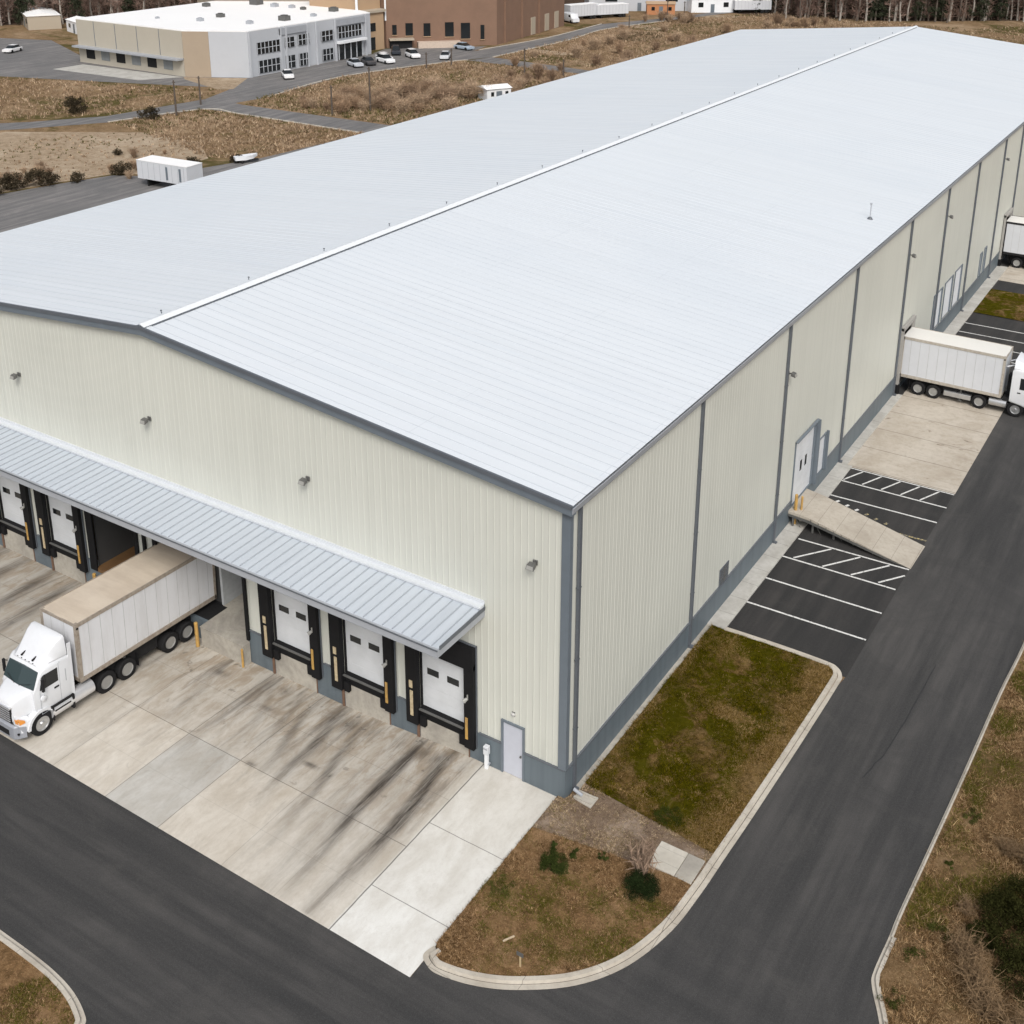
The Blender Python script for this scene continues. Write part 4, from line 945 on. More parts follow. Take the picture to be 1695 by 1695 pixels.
    m = MB(); m.box(-.58,-9.735,1.02,.58,-9.66,1.72); gr = m.build('grille', M_CHASSIS, cab)
    m = MB()
    for k in range(6): m.box(-.55,-9.755,1.08+k*.11,.55,-9.735,1.12+k*.11)
    m.box(-.60,-9.76,1.70,.60,-9.67,1.76); m.build('grille_bars', M_CHROME, gr)
    m = MB(); m.loft([[(-1.12,-9.42,.38),(-1.12,-9.42,.90),(-.95,-9.68,.95),(-.95,-9.68,.38)],[(-.8,-9.82,.36),(-.8,-9.82,.92),(-.8,-9.7,.97),(-.8,-9.7,.36)],[(.8,-9.82,.36),(.8,-9.82,.92),(.8,-9.7,.97),(.8,-9.7,.36)],[(1.12,-9.42,.38),(1.12,-9.42,.90),(.95,-9.68,.95),(.95,-9.68,.38)]])
    bu = m.build('bumper', simple('bumper_grey', (.42,.44,.48), .35, .3), T, bevel=.015)
    m = MB(); m.box(-.5,-9.828,.45,.5,-9.82,.72); m.build('bumper_slot', M_CHASSIS, bu)
    for x in (-.85,.85): m = MB(); m.cyl((x*1.12,-9.68,.62),(x*1.14,-9.73,.62),.05,n=10); m.build('fog_lamp', M_CHASSIS, bu)
    m = MB(); m.box(-.4,-9.3,.6,.4,-3.6,.95); m.cyl((-1,-8.65,.52),(1,-8.65,.52),.08,n=8)
    for yy in (-4.15,-5.3): m.cyl((-1,yy,.52),(1,yy,.52),.1,n=8)
    m.box(-.5,-5.6,.95,.5,-4.0,1.15); m.build('chassis', M_CHASSIS, T)
    for k, x in enumerate((-.5,-.25,0,.25,.5)): m = MB(); m.box(x-.03,-8.40,3.09,x+.03,-8.34,3.12); m.build('roof_marker', M_CHASSIS, cab)
    for s in (-1, 1):
        m = MB(); m.box(s*.9,-8.66,2.235,s*.1,-8.645,2.25); m.cyl((s*.15,-8.93,2.24),(s*.75,-8.80,2.42),.012,n=5); m.build('wiper', M_CHASSIS, cab)
        m = MB(); m.lathe([(0,.001),(s*.0,.13),(s*.07,.13),(s*.09,.10),(s*.09,.001)], 'x', (s*1.13,-8.52,1.75), 14); m.build('spot_mirror', M_PAINTW, cab, True)
        m = MB(); m.box(s*1.118,-7.60,1.15,s*1.126,-7.58,3.0); m.box(s*1.12,-7.36,1.9,s*1.13,-7.32,2.5); m.build('panel_gap', M_GUT, cab)
        m = MB(); m.box(s*1.08,-8.18,1.06,s*1.17,-7.22,1.10); m.box(s*1.19,-8.1,.84,s*1.25,-7.3,.90); m.build('step_tread', M_CHASSIS, T)
    m = MB(); m.cyl((.42,-8.36,3.2),(.42,-8.1,3.28),.045,n=8); m.cyl((-.3,-8.36,3.2),(-.3,-8.1,3.28),.045,n=8); m.build('air_horn', M_CHASSIS, cab)
    m = MB(); m.cyl((.95,-6.98,.9),(.95,-6.98,3.3),.07,n=10); m.build('exhaust_stack', M_LIGHTM, T, True)
    for s in (-1, 1):
        wheel(s*1.10,-8.65,.54,.28,s,T); wheel(s*1.08,-5.3,.52,.26,s,T,True); wheel(s*1.08,-4.15,.52,.26,s,T,True)
    for s in (-1, 1): m = MB(); m.box(s*.55,-3.55,.35,s*1.1,-3.53,1.0); m.build('mudflap', M_BLACK, T)
cab_conventional(T1)
# middle truck at the long wall, flat-fronted cab, facing +x
T2 = thing('semi_truck', 'white flat-fronted truck with a white trailer backed to the long side wall', 'truck', (0,47.4,.02), R(90))
M_T2ROOF = simple('clean_roof', (.74,.73,.69), .6, var=.03, sc=1.)
M_T2RAIL = simple('beige_rail', (.42,.39,.34), .6, var=.12, sc=5, col2=(.25,.21,.17))
M_T2SIDE = simple('grey_white_side', (.58,.60,.63), .45, var=.04, sc=1.2)
trailer(T2, 6.9, 1.1, 1.2, 4.15, M_T2ROOF, M_T2RAIL, M_T2SIDE, (-1.45,-2.5), -.1)
def cabover(T):
    hw = 1.1; m = MB()
    m.loft([ring(-7.45,hw,1.0,3.3,.15), ring(-7.55,hw,.95,3.45,.18), ring(-8.3,hw,.8,3.45,.2), ring(-8.9,hw-.02,.6,3.3,.2), ring(-9.25,hw-.06,.45,2.6,.2)])
    cab = m.build('cab', M_PAINTW, T, True)
    m = MB(); m.loft([ring(-7.5,hw-.05,3.3,4.0,.15,hwt=hw-.15), ring(-7.9,hw-.05,3.3,3.85,.15,hwt=hw-.2), ring(-8.6,hw-.15,3.3,3.5,.08,hwt=hw-.3)]); m.build('roof_fairing', M_PAINTW, cab, True)
    for s in (-1,1): m = MB(); m.box(s*(hw+.002),-8.75,2.05,s*(hw+.015),-8.0,2.85); m.build('side_window', M_GLASSD, cab)
    for s in (-1,1): m = MB(); m.box(s*(hw-.02),-9.1,2.0,s*(hw+.22),-8.98,2.9); m.build('mirror', M_CHASSIS, cab)
    for s in (-1,1): m = MB(); m.box(s*(hw+.002),-8.1,1.75,s*(hw+.03),-7.9,1.82); m.build('door_handle', M_CHASSIS, cab)
    m = MB(); m.add([(-.95,-9.10,3.1),(.95,-9.10,3.1),(1.0,-9.285,2.3),(-1.0,-9.285,2.3)],[(0,1,2,3)]); m.build('windshield', M_GLASSD, cab)
    m = MB(); m.box(-.8,-9.30,1.1,.8,-9.26,1.9); m.build('grille', M_CHASSIS, cab)
    m = MB(); m.box(-1.08,-9.4,.4,1.08,-9.2,.95); m.build('bumper', M_CHASSIS, T, bevel=.02)
    m = MB(); m.box(-.4,-9.0,.6,.4,-3.8,.95)
    m.box(-1.0,-7.44,1.0,1.0,-7.0,1.2); m.box(-.3,-7.4,1.2,.3,-7.1,2.6); m.build('chassis', M_CHASSIS, T)
    for s in (-1,1):
        m = MB(); m.cyl((s*.85,-6.2,.72),(s*.85,-7.3,.72),.28,n=18); m.build('fuel_tank', M_ALU, T, True)
        m = MB(); m.box(s*.6,-5.0,.42,s*1.02,-3.2,.78); m.build('toolbox', M_ALU, T, bevel=.03)
        m = MB(); m.cyl((s*.6,-7.0,3.3),(s*.6,-7.42,3.5),.05,n=8); m.build('air_line', M_WHITE2, T)
        wheel(s*1.06,-7.9,.52,.28,s,T); wheel(s*1.04,-5.55,.5,.26,s,T,True)
cabover(T2)
# far truck: only its trailer reaches the frame
T3 = thing('parked_trailer', 'grey-white box trailer docked farthest along the side wall at the right frame edge', 'trailer', (.1,81.0,.0), R(90))
trailer(T3, 12.0, 1.2, 1.25, 4.3, M_T2ROOF, M_CHASSIS, M_T2SIDE, (-1.5,-2.6,-9.6), -.1)

# ------------------------------------------------------------------ small things on the island
t = thing('utility_slab', 'pale square concrete slab set into the island beside the kerb', 'slab', (5.1,-.62,.09))
m = MB(); m.box(-.85,-.62,-.1,.25,.64,.06); m.build('slab', M_SLAB, t, bevel=.012)
m = MB(); m.box(.27,-.62,-.1,.93,.64,.055); m.build('apron_slab', M_PIT, t, bevel=.012)
t = thing('splash_block', 'small concrete splash block under the corner downspout', 'splash block', (.62,.35,.10))
m = MB(); m.prism([(-.28,-.2),(.55,-.32),(.55,.32),(-.28,.2)],-.03,.06); m.build('block', M_PIT, t, bevel=.015)
m = MB(); m.box(-.28,-.22,.06,.5,-.15,.12); m.box(-.28,.15,.06,.5,.22,.12); m.build('rim', M_PIT, t)
m = MB(); m.cyl((-.4,0,.25),(.0,0,.12),.07,n=8); m.build('spout', M_GUT, t)
t = thing('marker_stake', 'thin wooden stake with a small grey tag near the tip of the island', 'stake', (2.65,-7.43,.08))
m = MB(); m.box(-.03,-.015,0,.03,.015,.62); m.build('stake', simple('new_wood', (.50,.38,.22), .8), t)
m = MB(); m.box(-.13,-.035,.52,.13,-.015,.68); m.build('tag', M_LIGHTM, t)
t = thing('plank', 'short pale wooden offcut lying in the dry grass of the island', 'plank', (1.75,-6.75,.16), R(60))
m = MB(); m.box(-.22,-.03,0,.22,.03,.03); m.build('plank_body', simple('pale_wood', (.50,.40,.27), .8), t)
t = thing('storm_drain_stub', 'small pale debris pile at the foot of the second downspout', 'debris', (.42,11.6,.05))
m = MB()
for k in range(9): a, b, s = rng.uniform(-.25,.25), rng.uniform(-.25,.25), rng.uniform(.03,.08); m.box(a,b,0,a+s*1.4,b+s,s*.8)
m.build('stones', M_KERB, t, bevel=.01); t.name = 'stone_pile'

def shrub(name, label, loc, r, h, base, n=26, leaves=120, leaf=.05, group=None, cat='shrub'):
    t = thing(name, label, cat, loc, 0, group)
    k = n; a = rng.uniform(0, 2*np.pi, k); q = np.sqrt(rng.uniform(0, 1, k)); zz = rng.uniform(.15, .9, k)*h
    rr = r*np.sqrt(np.clip(1-((zz/h-.35)/.75)**2, .1, 1)); C = np.stack([np.cos(a)*q*rr, np.sin(a)*q*rr, zz], 1)
    tri_obj('foliage', *leaf_cloud(C, leaves, r*.30*np.ones(k), leaf, base, .35), parent=t)
    segs = []
    for c in C[:12]: segs.append((0,0,0,c[0],c[1],c[2],1))
    tri_obj('stem', *twig_lines(segs, .02, (.08,.06,.04)), parent=t); return t
def bare_shrub(name, label, loc, r, h, col, n=40, group=None, cat='shrub', w=.012, sub=3):
    t = thing(name, label, cat, loc, 0, group); s0, s1 = [], []
    for k in range(n):
        a = rng.uniform(0, 2*np.pi); tilt = rng.uniform(.05, 1)*r; top = np.array([math.cos(a)*tilt, math.sin(a)*tilt, h*rng.uniform(.55, 1)])
        b = np.array([math.cos(a), math.sin(a), 0])*rng.uniform(0, r*.2); s0.append((*b, *top, 1.6))
        for j in range(sub):
            u_ = rng.uniform(.3, .9); p = b+(top-b)*u_; q = p+rng.normal(0, 1, 3)*np.array([r*.35, r*.35, h*.15])+np.array([0, 0, h*.12]); s1.append((*p, *q, .8))
            p2 = (p+q)/2; s1.append((*p2, *(p2+rng.normal(0, 1, 3)*np.array([r*.22, r*.22, h*.10])), .6))
    tri_obj('stem', *twig_lines(s0, w, col), parent=t); tri_obj('twigs', *twig_lines(s1, w, np.array(col)*1.15), parent=t); return t
shrub('evergreen_shrub', 'round dark green shrub below a bare leafless sapling on the island', (4.66,-2.5,.08), .60, .62, (.020,.030,.011), 90, 190, .04)
bare_shrub('bare_sapling', 'leafless twiggy sapling rising behind the round dark shrub', (4.38,-1.9,.08), .62, 1.9, (.26,.19,.14), 30, w=.030, sub=4)
shrub('evergreen_shrub', 'spiky dark green bush in the dry grass left of the gravel bed', (1.42,-3.2,.08), .50, .50, (.040,.052,.014), 46, 150, .05)
shrub('weed_clump', 'small green weed clump between the spiky bush and the gravel bed', (1.72,-2.35,.08), .22, .3, (.040,.055,.014), 9, 90, .05)
shrub('weed_clump', 'tiny green weed clump behind the spiky bush', (1.0,-2.5,.08), .18, .34, (.045,.060,.016), 8, 90, .05)
shrub('weed_clump', 'low green clump halfway along the near edge of the gravel bed', (2.77,-1.9,.08), .18, .30, (.045,.055,.016), 8, 80, .05)
shrub('weed_clump', 'flat dark green clump at the near edge of the mossy lawn', (3.95,1.3,.08), .55, .12, (.040,.050,.010), 26, 120, .05)
shrub('weed_clump', 'flat green weed patch beside the pale concrete apron', (.35,-5.1,.08), .50, .14, (.07,.072,.018), 16, 120, .05)

# grass as tufts
def scatter(poly, n):
    P = np.array(poly); lo, hi = P.min(0), P.max(0); Q = rng.uniform(lo, hi, (int(n*1.0), 2)); return Q[inpoly(Q, poly)]
def grass(name, poly, dens, h, w, palette, z=.09, gmask=None, per=4, lean=.8, label=None, nx=None):
    P = np.array(poly); lo, hi = P.min(0), P.max(0); Q = scatter(poly, dens*np.prod(hi-lo))
    if nx is not None: Q = Q[nx(Q)]
    n = len(Q); nz = snoise(Q, 1.1, 5)*.6+snoise(Q, 3.1, 6)*.4; keep = rng.uniform(0, 1, n) < np.clip(nz*1.8-.15, .12, 1); Q = Q[keep]; nz = nz[keep]; n = len(Q)
    pal = np.array(palette['dry']); c = pal[rng.integers(0, len(pal), n)]
    if gmask is not None:
        gm = gmask(Q); gp = np.array(palette['green']); isg = rng.uniform(0, 1, n) < gm; c = np.where(isg[:, None], gp[rng.integers(0, len(gp), n)], c)
    hh = h*rng.uniform(.4, 1.3, n)*(.5+nz)
    V, T, C = blades(np.column_stack([Q, np.full(n, z)]), hh, w, c, lean, per)
    o = tri_obj(name, V, T, C); o['kind'] = 'stuff'; o['label'] = label or 'dry grass'; o['category'] = 'grass'; return o
PAL = dict(dry=[(.25,.165,.10),(.36,.25,.16),(.15,.095,.055),(.46,.33,.23),(.075,.046,.026),(.10,.062,.035)], green=[(.085,.09,.020),(.065,.075,.016),(.12,.115,.03),(.15,.135,.04)])
PALD = dict(dry=[(.16,.11,.035),(.25,.18,.09),(.09,.062,.014),(.33,.24,.14)], green=[(.060,.058,.003),(.030,.033,.002),(.095,.086,.004),(.12,.10,.008),(.016,.018,.002)])
sm = lambda Q, sc, seed, a, b: np.clip((snoise(Q, sc, seed)*.65+snoise(Q, sc*2.7, seed+9)*.35-a)/(b-a), 0, 1)
grass('dry_grass', tip, 950, .075, .010, PAL, .09, lambda Q: .75*sm(Q, .55, 21, .52, .68), label='short dry brown grass on the tip of the kerbed island')
grass('dead_weeds', mid, 500, .05, .012, dict(dry=[(.32,.25,.19),(.20,.15,.11),(.50,.42,.34)], green=PAL['green']), .085, lambda Q: .1+0*Q[:,0], label='flattened dead weeds on the gravel bed')
def green_top(Q):
    wob = (snoise(Q, .7, 77)-.5)*2.4; edge = np.clip((5.6-Q[:, 0]-wob)/.8, 0.04, 1)*np.clip((Q[:, 0]+wob)/1., .3, 1)
    return np.clip(sm(Q, .5, 33, .33, .47)*edge, 0, .92)
grass('mossy_grass', top, 900, .08, .010, PALD, .09, green_top, label='mossy green and brown grass beside the long wall')
vp = [q for q in offset(vout, -.3)]+[(22,30),(22,-6.5)]
grass('verge_grass', vp, 560, .12, .012, dict(dry=[(.27,.18,.11),(.38,.265,.175),(.16,.102,.06),(.48,.36,.245),(.085,.054,.032),(.11,.07,.04)], green=PAL['green']), .10, lambda Q: .75*sm(Q, .45, 41, .5, .68), label='dry straw-coloured grass on the verge across the side road', lean=1.)
grass('dry_grass', lin_[30:]+[(-16,-24)], 800, .08, .010, PAL, .09, lambda Q: .7*sm(Q, .5, 51, .45, .65), label='brown and green grass on the opposite kerbed corner')
lawn('lawn', [(.95,65.6),(7.05,65.6),(7.05,72.5),(.95,72.5)], M_LAWNG, .05, .03)

# verge thicket
big = [((16.0,3.6),.7,1.1),((15.5,1.9),.55,.8),((16.9,9.6),.9,1.5),((17.1,7.9),1.0,1.7),((16.6,4.3),.95,1.5),((15.95,2.9),.85,1.3),((17.2,2.5),1.1,1.8),((16.6,1.2),.75,1.2),((17.9,5.6),1.1,1.9),((17.8,.1),1.0,1.6)]
words = ['small one at the left of the thickest part','lowest small one facing the kerb','uppermost of the verge thicket','second from the top of the verge thicket','upper middle of the verge thicket','left edge of the verge thicket','thickest part at the right frame edge','lower middle of the verge thicket','right edge above the thickest part','bottom right corner of the frame']
for ((x, y), r, h), wd in zip(big, words):
    shrub('juniper_bush', 'dark evergreen bush, '+wd, (x, y, .05), r, h*.8, (.030,.031,.010), 30, 120, .085, 'dark evergreen bushes on the verge')
brush = [((15.1,1.0),.75,1.1),((15.6,.0),.8,1.2),((16.2,-.9),.9,1.2),((15.5,6.4),.6,.9),((16.3,6.2),.8,1.2),((16.0,11.2),.8,1.1),((16.9,13.6),.9,1.3),((14.7,2.9),.45,.6),((17.2,-1.2),.8,1.3),((16.3,8.9),.6,.9)]
for i, ((x, y), r, h) in enumerate(brush):
    bare_shrub('bare_brush', 'tangled leafless brown brush '+['left of the lower evergreen bushes','at the lower left of the thicket','near the bottom of the verge','small one between the upper evergreens and the road','behind the upper middle evergreen','next to the topmost evergreen on the verge','topmost on the verge at the right frame edge','low one nearest the kerb','lowest, at the bottom right of the frame','small one left of the topmost evergreens'][i], (x, y, .05), r, h, (.21,.145,.085), 60, 'leafless brush on the verge', w=.012, sub=4)
for i, (x, y, r) in enumerate([(13.9,7.6,.35),(13.6,.1,.4),(13.5,-2.,.4),(14.2,1.4,.45),(13.7,4.7,.18)]):
    shrub('weed_clump', ['yellow-green weed patch beside the far kerb halfway up','green weed patch at the kerb bend','low green weeds at the bottom of the far kerb','green weeds left of the leafless brush','single dark weed on the bare verge'][i], (x, y, .06), r, .22, (.055,.062,.016), 12, 90, .05)

# ------------------------------------------------------------------ background: roads, yard
def sheet(name, pts, mat, z=.0): m = MB(); m.poly([(x, y, z) for x, y in pts]); return struct(m.build(name, mat))
sheet('yard', [(-46.2,-40),(-46.2,98),(-84,98),(-86.2,92),(-87.6,74),(-91.5,60),(-96,57.6),(-98,51.3),(-99.6,44.5),(-104,20),(-110,-40)], M_FARASPH, .004)
sheet('sandy_patch', [(-100,45.5),(-98.6,51.6),(-96.4,58.4),(-92,60.5),(-93,70),(-101,76),(-112,76),(-128,66),(-130,52),(-112,44)], M_SAND, .0)
r3 = [(-119.5,92.6),(-110.2,93),(-87,92.6),(-84,92.4),(-46,92.4),(-46,98.2),(-84,98.2),(-86.6,98.6),(-115,98.2),(-121,99.4)]
sheet('road', r3, M_FARASPH, .008)
sheet('road', [(-135,60),(-128,68),(-121.6,77.8),(-117.5,92.5),(-123.4,98.3),(-125.3,80.8),(-131,72),(-140,62)], M_FARASPH, .010)
sheet('road', [(-123.4,98.4),(-117.8,92.6),(-116.5,105),(-119.7,126.9),(-113.8,151.5),(-110.4,160.3),(-110.5,190),(-112.7,209.5),(-108,232),(-100,262),(-104,262),(-111.3,234),(-117.4,218),(-115.5,190),(-117.5,166),(-119.5,160.9),(-132,152),(-132,118),(-127,108)], M_FARASPH, .012)
sheet('road', [(-111.8,154.4),(-85.5,152.7),(-46,150),(-46,155),(-86,156.7),(-110.3,160.3)], M_FARASPH, .010)
sheet('car_park', [(-118,166),(-119.5,172),(-134.4,157.6),(-132.4,151.2),(-119.4,152)], M_FARASPH, .014)
sheet('forecourt', [(-127,108),(-132,118),(-168,113),(-200,128),(-225,120),(-175,92),(-150,100)], M_FARASPH, .013)
sheet('pavement', [(-132,116.4),(-126.2,107.2),(-128,105.5),(-140,109.5),(-142,111)], M_SAND, .018)
sheet('dock_apron', [(-142,111),(-168,110.6),(-168,104),(-146,104.5)], M_WALKX, .017)
for pts in ([(-121.5,78),(-117.3,92.3),(-110,92.6),(-87,92.2)], [(-116.3,105),(-119.4,127),(-113.5,151.4),(-111.8,154.3)], [(-110,160.6),(-110,190),(-112.3,209.5),(-107.6,232)], [(-117.9,218),(-116,190),(-118,167)]):
    struct(ribbon(catmull(pts, 5), [(0,-.05),(0,.09),(.35,.09),(.35,-.05)]).build('kerb', M_KERB))
sheet('dark_turf', catmull([(-101,196),(-106,203),(-104,211),(-98,210),(-95,202),(-97,196),(-101,196)],4)[:-1], soil('dark_turf', ((.06,.045,.025),(.11,.08,.045),(.17,.125,.075)), .3), .003)
for pts in ([(-99.4,218),(-103,214),(-110.5,217.5),(-110,222),(-100,221)], [(-97,246),(-107,244.5),(-105,250),(-96,252)], [(-100,170),(-109,171),(-109,174),(-98,174)]): sheet('sandy_patch', pts, M_SAND, .004)

# ------------------------------------------------------------------ background buildings
def faced(poly, z0, z1, mat, name, parent):
    m = MB(); m.prism(poly, z0, z1); return m.build(name, mat, parent)
def on_wall(p, q, t0, t1, z0, z1, d=.06):
    """slab on the wall running p->q, outward to the right-hand side"""
    p, q = np.array(p, float), np.array(q, float); L = np.linalg.norm(q-p); e = (q-p)/L; n = np.array([e[1], -e[0]])
    a, b = p+e*t0, p+e*t1; m = MB(); m.prism([tuple(a), tuple(b), tuple(b+n*d), tuple(a+n*d)], z0, z1); return m
M_AWHITE = simple('pale_grey_panel', (.47,.49,.52), .6, var=.05, sc=.2); M_ACREAM = simple('cream_wall', (.45,.415,.345), .7, var=.05, sc=.2); M_ATAN = simple('tan_wall', (.36,.29,.215), .7, var=.05, sc=.2)
M_AROOF = simple('white_membrane', (.86,.86,.85), .7, var=.02, sc=.1)
A = thing('commercial_building', 'low white-roofed building with a pale grey window front and cream side, far left', 'building', (0,0,0))
PA = [(-132,117),(-132.3,150.6),(-153,160.5),(-172.5,148),(-171,112.5),(-142,111.5)]
faced(PA, 0, 7.85, M_AWHITE, 'wall', A)
faced(PA, 7.86, 8.02, M_AROOF, 'roof', A)
on_wall((-171,112.5),(-142,111.5),.0,29.0,0,7.84,.12).build('cream_wall', M_ACREAM, A)
on_wall((-142,111.5),(-132,117),.0,4.6,0,7.84,.10).build('tan_panel', M_ATAN, A)
on_wall((-171,112.5),(-142,111.5),0,29.0,2.9,3.2,1.6).build('dock_canopy', M_GUT, A)
for k in range(6): on_wall((-171,112.5),(-142,111.5),2.2+k*4.3,4.6+k*4.3,.9,2.7,.2).build('dock_door', M_INT if k % 2 else M_CHASSIS, A)
for k in (5, 11, 17, 23): on_wall((-171,112.5),(-142,111.5),k,k+.12,3.3,7.8,.16).build('wall_joint', M_TRIM, A)
PF, QF = (-132,117), (-132.3,150.6)
for (a, b, z0, z1) in ((2.1,7.8,3.75,5.75),(9.1,11.6,4.1,5.85),(12.6,15.6,4.15,6.0),(18.9,22.1,4.1,5.95),(23.6,30.4,4.1,6.25),(2.3,7.6,.4,2.6),(9.2,11.6,.4,2.6),(12.7,15.4,.4,2.6),(19,22,.5,2.6)):
    f = on_wall((-132,150.6),(-132,117),33.6-b,33.6-a,z0,z1,-.0) if 0 else None
    m = MB(); m.box(-132.05, 117+a, z0, -131.92, 117+b, z1); wn = m.build('window', M_GLASSD, A)
    m = MB(); n = max(2, int((b-a)/.9)); 
    for k in range(n+1): yy = 117+a+(b-a)*k/n; m.box(-131.92, yy-.06, z0, -131.86, yy+.06, z1)
    m.box(-131.92, 117+a, (z0+z1)/2-.05, -131.87, 117+b, (z0+z1)/2+.05); m.build('window_frame', M_AWHITE, wn)
m = MB(); m.box(-132, 140.4, .1, -131.9, 147.5, 3.1); e = m.build('entrance', M_GLASSD, A)
m = MB()
for yy in (140.5,142.2,144,145.7,147.4): m.box(-131.9,yy-.1,.1,-131.8,yy+.1,3.1)
m.build('entrance_frame', M_AWHITE, e)
m = MB(); m.box(-132.2,140,3.2,-131.0,148,3.6); m.build('entrance_canopy', M_WHITE2, A)
for yy in (117.2,124.9,126.3,131.9,134.4,139.6,148.5): m = MB(); m.box(-132.1,yy,0,-131.78,yy+.35,7.9); m.build('pilaster', M_AWHITE, A)
for q_ in ((124.9,131.9),(139.95,148.4)): m = MB(); m.box(-132.1,q_[0],6.45,-131.85,q_[1],7.65); m.build('upper_band', M_GUT, A)
for i, (x, y) in enumerate([(-138.7,124.5),(-137.1,131.8),(-136.9,139.5),(-139.3,148),(-150.1,147.9),(-146.2,146.9),(-154.3,147.4),(-160.3,148.4),(-149,122.4),(-150.4,128.8),(-158.3,120.6),(-165.9,140)]):
    s = (.5, .8, .45, .7, .5, .45, .6, 1., .5, .6, .3, .6)[i]; m = MB(); m.box(x-s,y-s,8.02,x+s,y+s,8.02+s*1.1); m.box(x-s*.6,y-s*.6,8.02+s*1.1,x+s*.6,y+s*.6,8.02+s*1.3); m.build('rooftop_unit', M_LIGHTM if i % 2 else M_GUT, A)
# tan tower block and brown building
M_TAN = simple('tan_stucco', (.42,.29,.18), .8, var=.06, sc=.2); M_BROWN = simple('brown_brick', (.215,.130,.088), .85, var=.10, sc=.35, col2=(.17,.105,.072)); M_CREAMB = simple('beige_stucco', (.40,.345,.27), .8, var=.05, sc=.2)
Bd = thing('tan_building', 'tan stucco building between the white-roofed building and the brown brick one', 'building')
faced([(-135.3,151.5),(-134.6,157.6),(-148,163),(-150,152.5)], 0, 7.4, M_TAN, 'tower_wall', Bd)
faced([(-137,152.5),(-136.2,158.6),(-148,163.5),(-150,153)], 7.4, 16, M_TAN, 'tower_wall', Bd)
m = MB(); m.prism([(-134.9,151.2),(-134.2,157.9),(-137,159),(-138,151.6)], 7.4, 7.9); m.build('cornice', M_CREAMB, Bd)
faced([(-152,162),(-149,164),(-175,190),(-190,160),(-174,150)], 0, 16, M_CREAMB, 'wing_wall', Bd)
for (a, b, z0, z1) in ((2.2,3.8,3.8,5.4),(1.8,3.6,.1,2.6)): on_wall((-135.3,151.5),(-134.6,157.6),a,b,z0,z1,.08).build('window', M_GLASSD, Bd)
m = MB(); m.cyl((-136.2,151.3,7.5),(-136.2,151.3,16),.25,n=8); m.cyl((-134.9,158.6,5.5),(-134.9,158.6,16),.2,n=8); m.build('downpipe', M_WHITE2, Bd)
Cb = thing('brick_building', 'tall brown brick building with a ground-floor row of dark windows behind the car park', 'building')
PC = [(-134.8,158.6),(-118.7,174.8),(-123.4,210.3),(-160,216),(-165,165)]
faced(PC, 0, 18, M_BROWN, 'wall', Cb)
for (a, b, z0, z1) in ((1.2,2.1,2.6,4.6),(3.9,5.4,2.4,4.9),(7.6,9.0,2.2,4.8),(12.0,13.8,2.0,4.9),(15.3,17.2,1.5,4.7),(19.4,20.2,1.3,4.2),(11.6,12.3,10.2,11.4)):
    wn = on_wall((-134.8,158.6),(-118.7,174.8),a,b,z0,z1,.10).build('window', M_GLASSD, Cb)
    on_wall((-134.8,158.6),(-118.7,174.8),a-.1,b+.1,z0-.15,z0-.02,.18).build('window_sill', M_TAN, wn)
on_wall((-134.8,158.6),(-118.7,174.8),.4,5.4,1.7,2.0,2.2).build('awning', M_CREAMB, Cb)
on_wall((-134.8,158.6),(-118.7,174.8),.6,5.,.1,1.5,1.4).build('loading_recess', M_CHASSIS, Cb)
on_wall((-134.8,158.6),(-118.7,174.8),6.2,15.0,.0,1.2,2.0).build('planter_wall', simple('pale_plaster', (.55,.45,.37), .8), Cb)
for t0 in (3.5, 12, 21): on_wall((-118.7,174.8),(-123.4,210.3),t0,t0+.5,0,18,.4).build('pilaster', M_BROWN, Cb)
for t0 in (17,24.5,30): on_wall((-118.7,174.8),(-123.4,210.3),t0,t0+2.2,.1,3.8,.15).build('loading_door', M_CREAMB, Cb)

# far sheds and vehicles
def shed(loc, L, Wd, h, rz_, lab, wall=M_WHITE2, rf=M_AROOF, cat='shed', name='shed'):
    t = thing(name, lab, cat, loc, rz_)
    m = MB(); m.box(-L/2,-Wd/2,0,L/2,Wd/2,h); m.build('wall', wall, t)
    m = MB(); m.add([(-L/2-.2,-Wd/2-.2,h+.005),(L/2+.2,-Wd/2-.2,h+.005),(L/2+.2,Wd/2+.2,h+.005),(-L/2-.2,Wd/2+.2,h+.005),(-L/2-.2,0,h+h*.22),(L/2+.2,0,h+h*.22)],[(0,1,5,4),(3,4,5,2),(0,4,3),(1,2,5),(0,3,2,1)]); m.build('roof', rf, t)
    m = MB(); m.box(-.5,-Wd/2-.05,.05,.5,-Wd/2,min(2.1,h*.8)); m.build('door', M_TRIM, t)
    for s in (-.34,.26): m = MB(); m.box(L*s,-Wd/2-.05,h*.4,L*s+L*.12,-Wd/2,h*.75); m.build('window', M_GLASSD, t)
    return t
shed((-85.6,124,0), 4.2, 3.4, 1.9, R(60), 'small white hut in the brown scrub just beyond the roof edge')
shed((-107.5,257,0), 11, 6, 3.4, R(40), 'white low building in front of the forest left of the roof corner')
shed((-115.3,244.5,0), 7, 4, 2.6, R(30), 'orange-walled shed at the end of the far road', simple('orange_wall', (.45,.20,.09), .8), M_TAN)
shed((-126,252,0), 26, 12, 6, R(35), 'pale grey hall half hidden at the forest edge', M_AWHITE)
shed((-222,142,0), 14, 7, 3., R(-30), 'pale low house at the forest foot, far left', M_CREAMB)
shed((-204,140,0), 10, 5, 2.6, R(-20), 'small white house by the forest left of the white-roofed building', M_WHITE2)
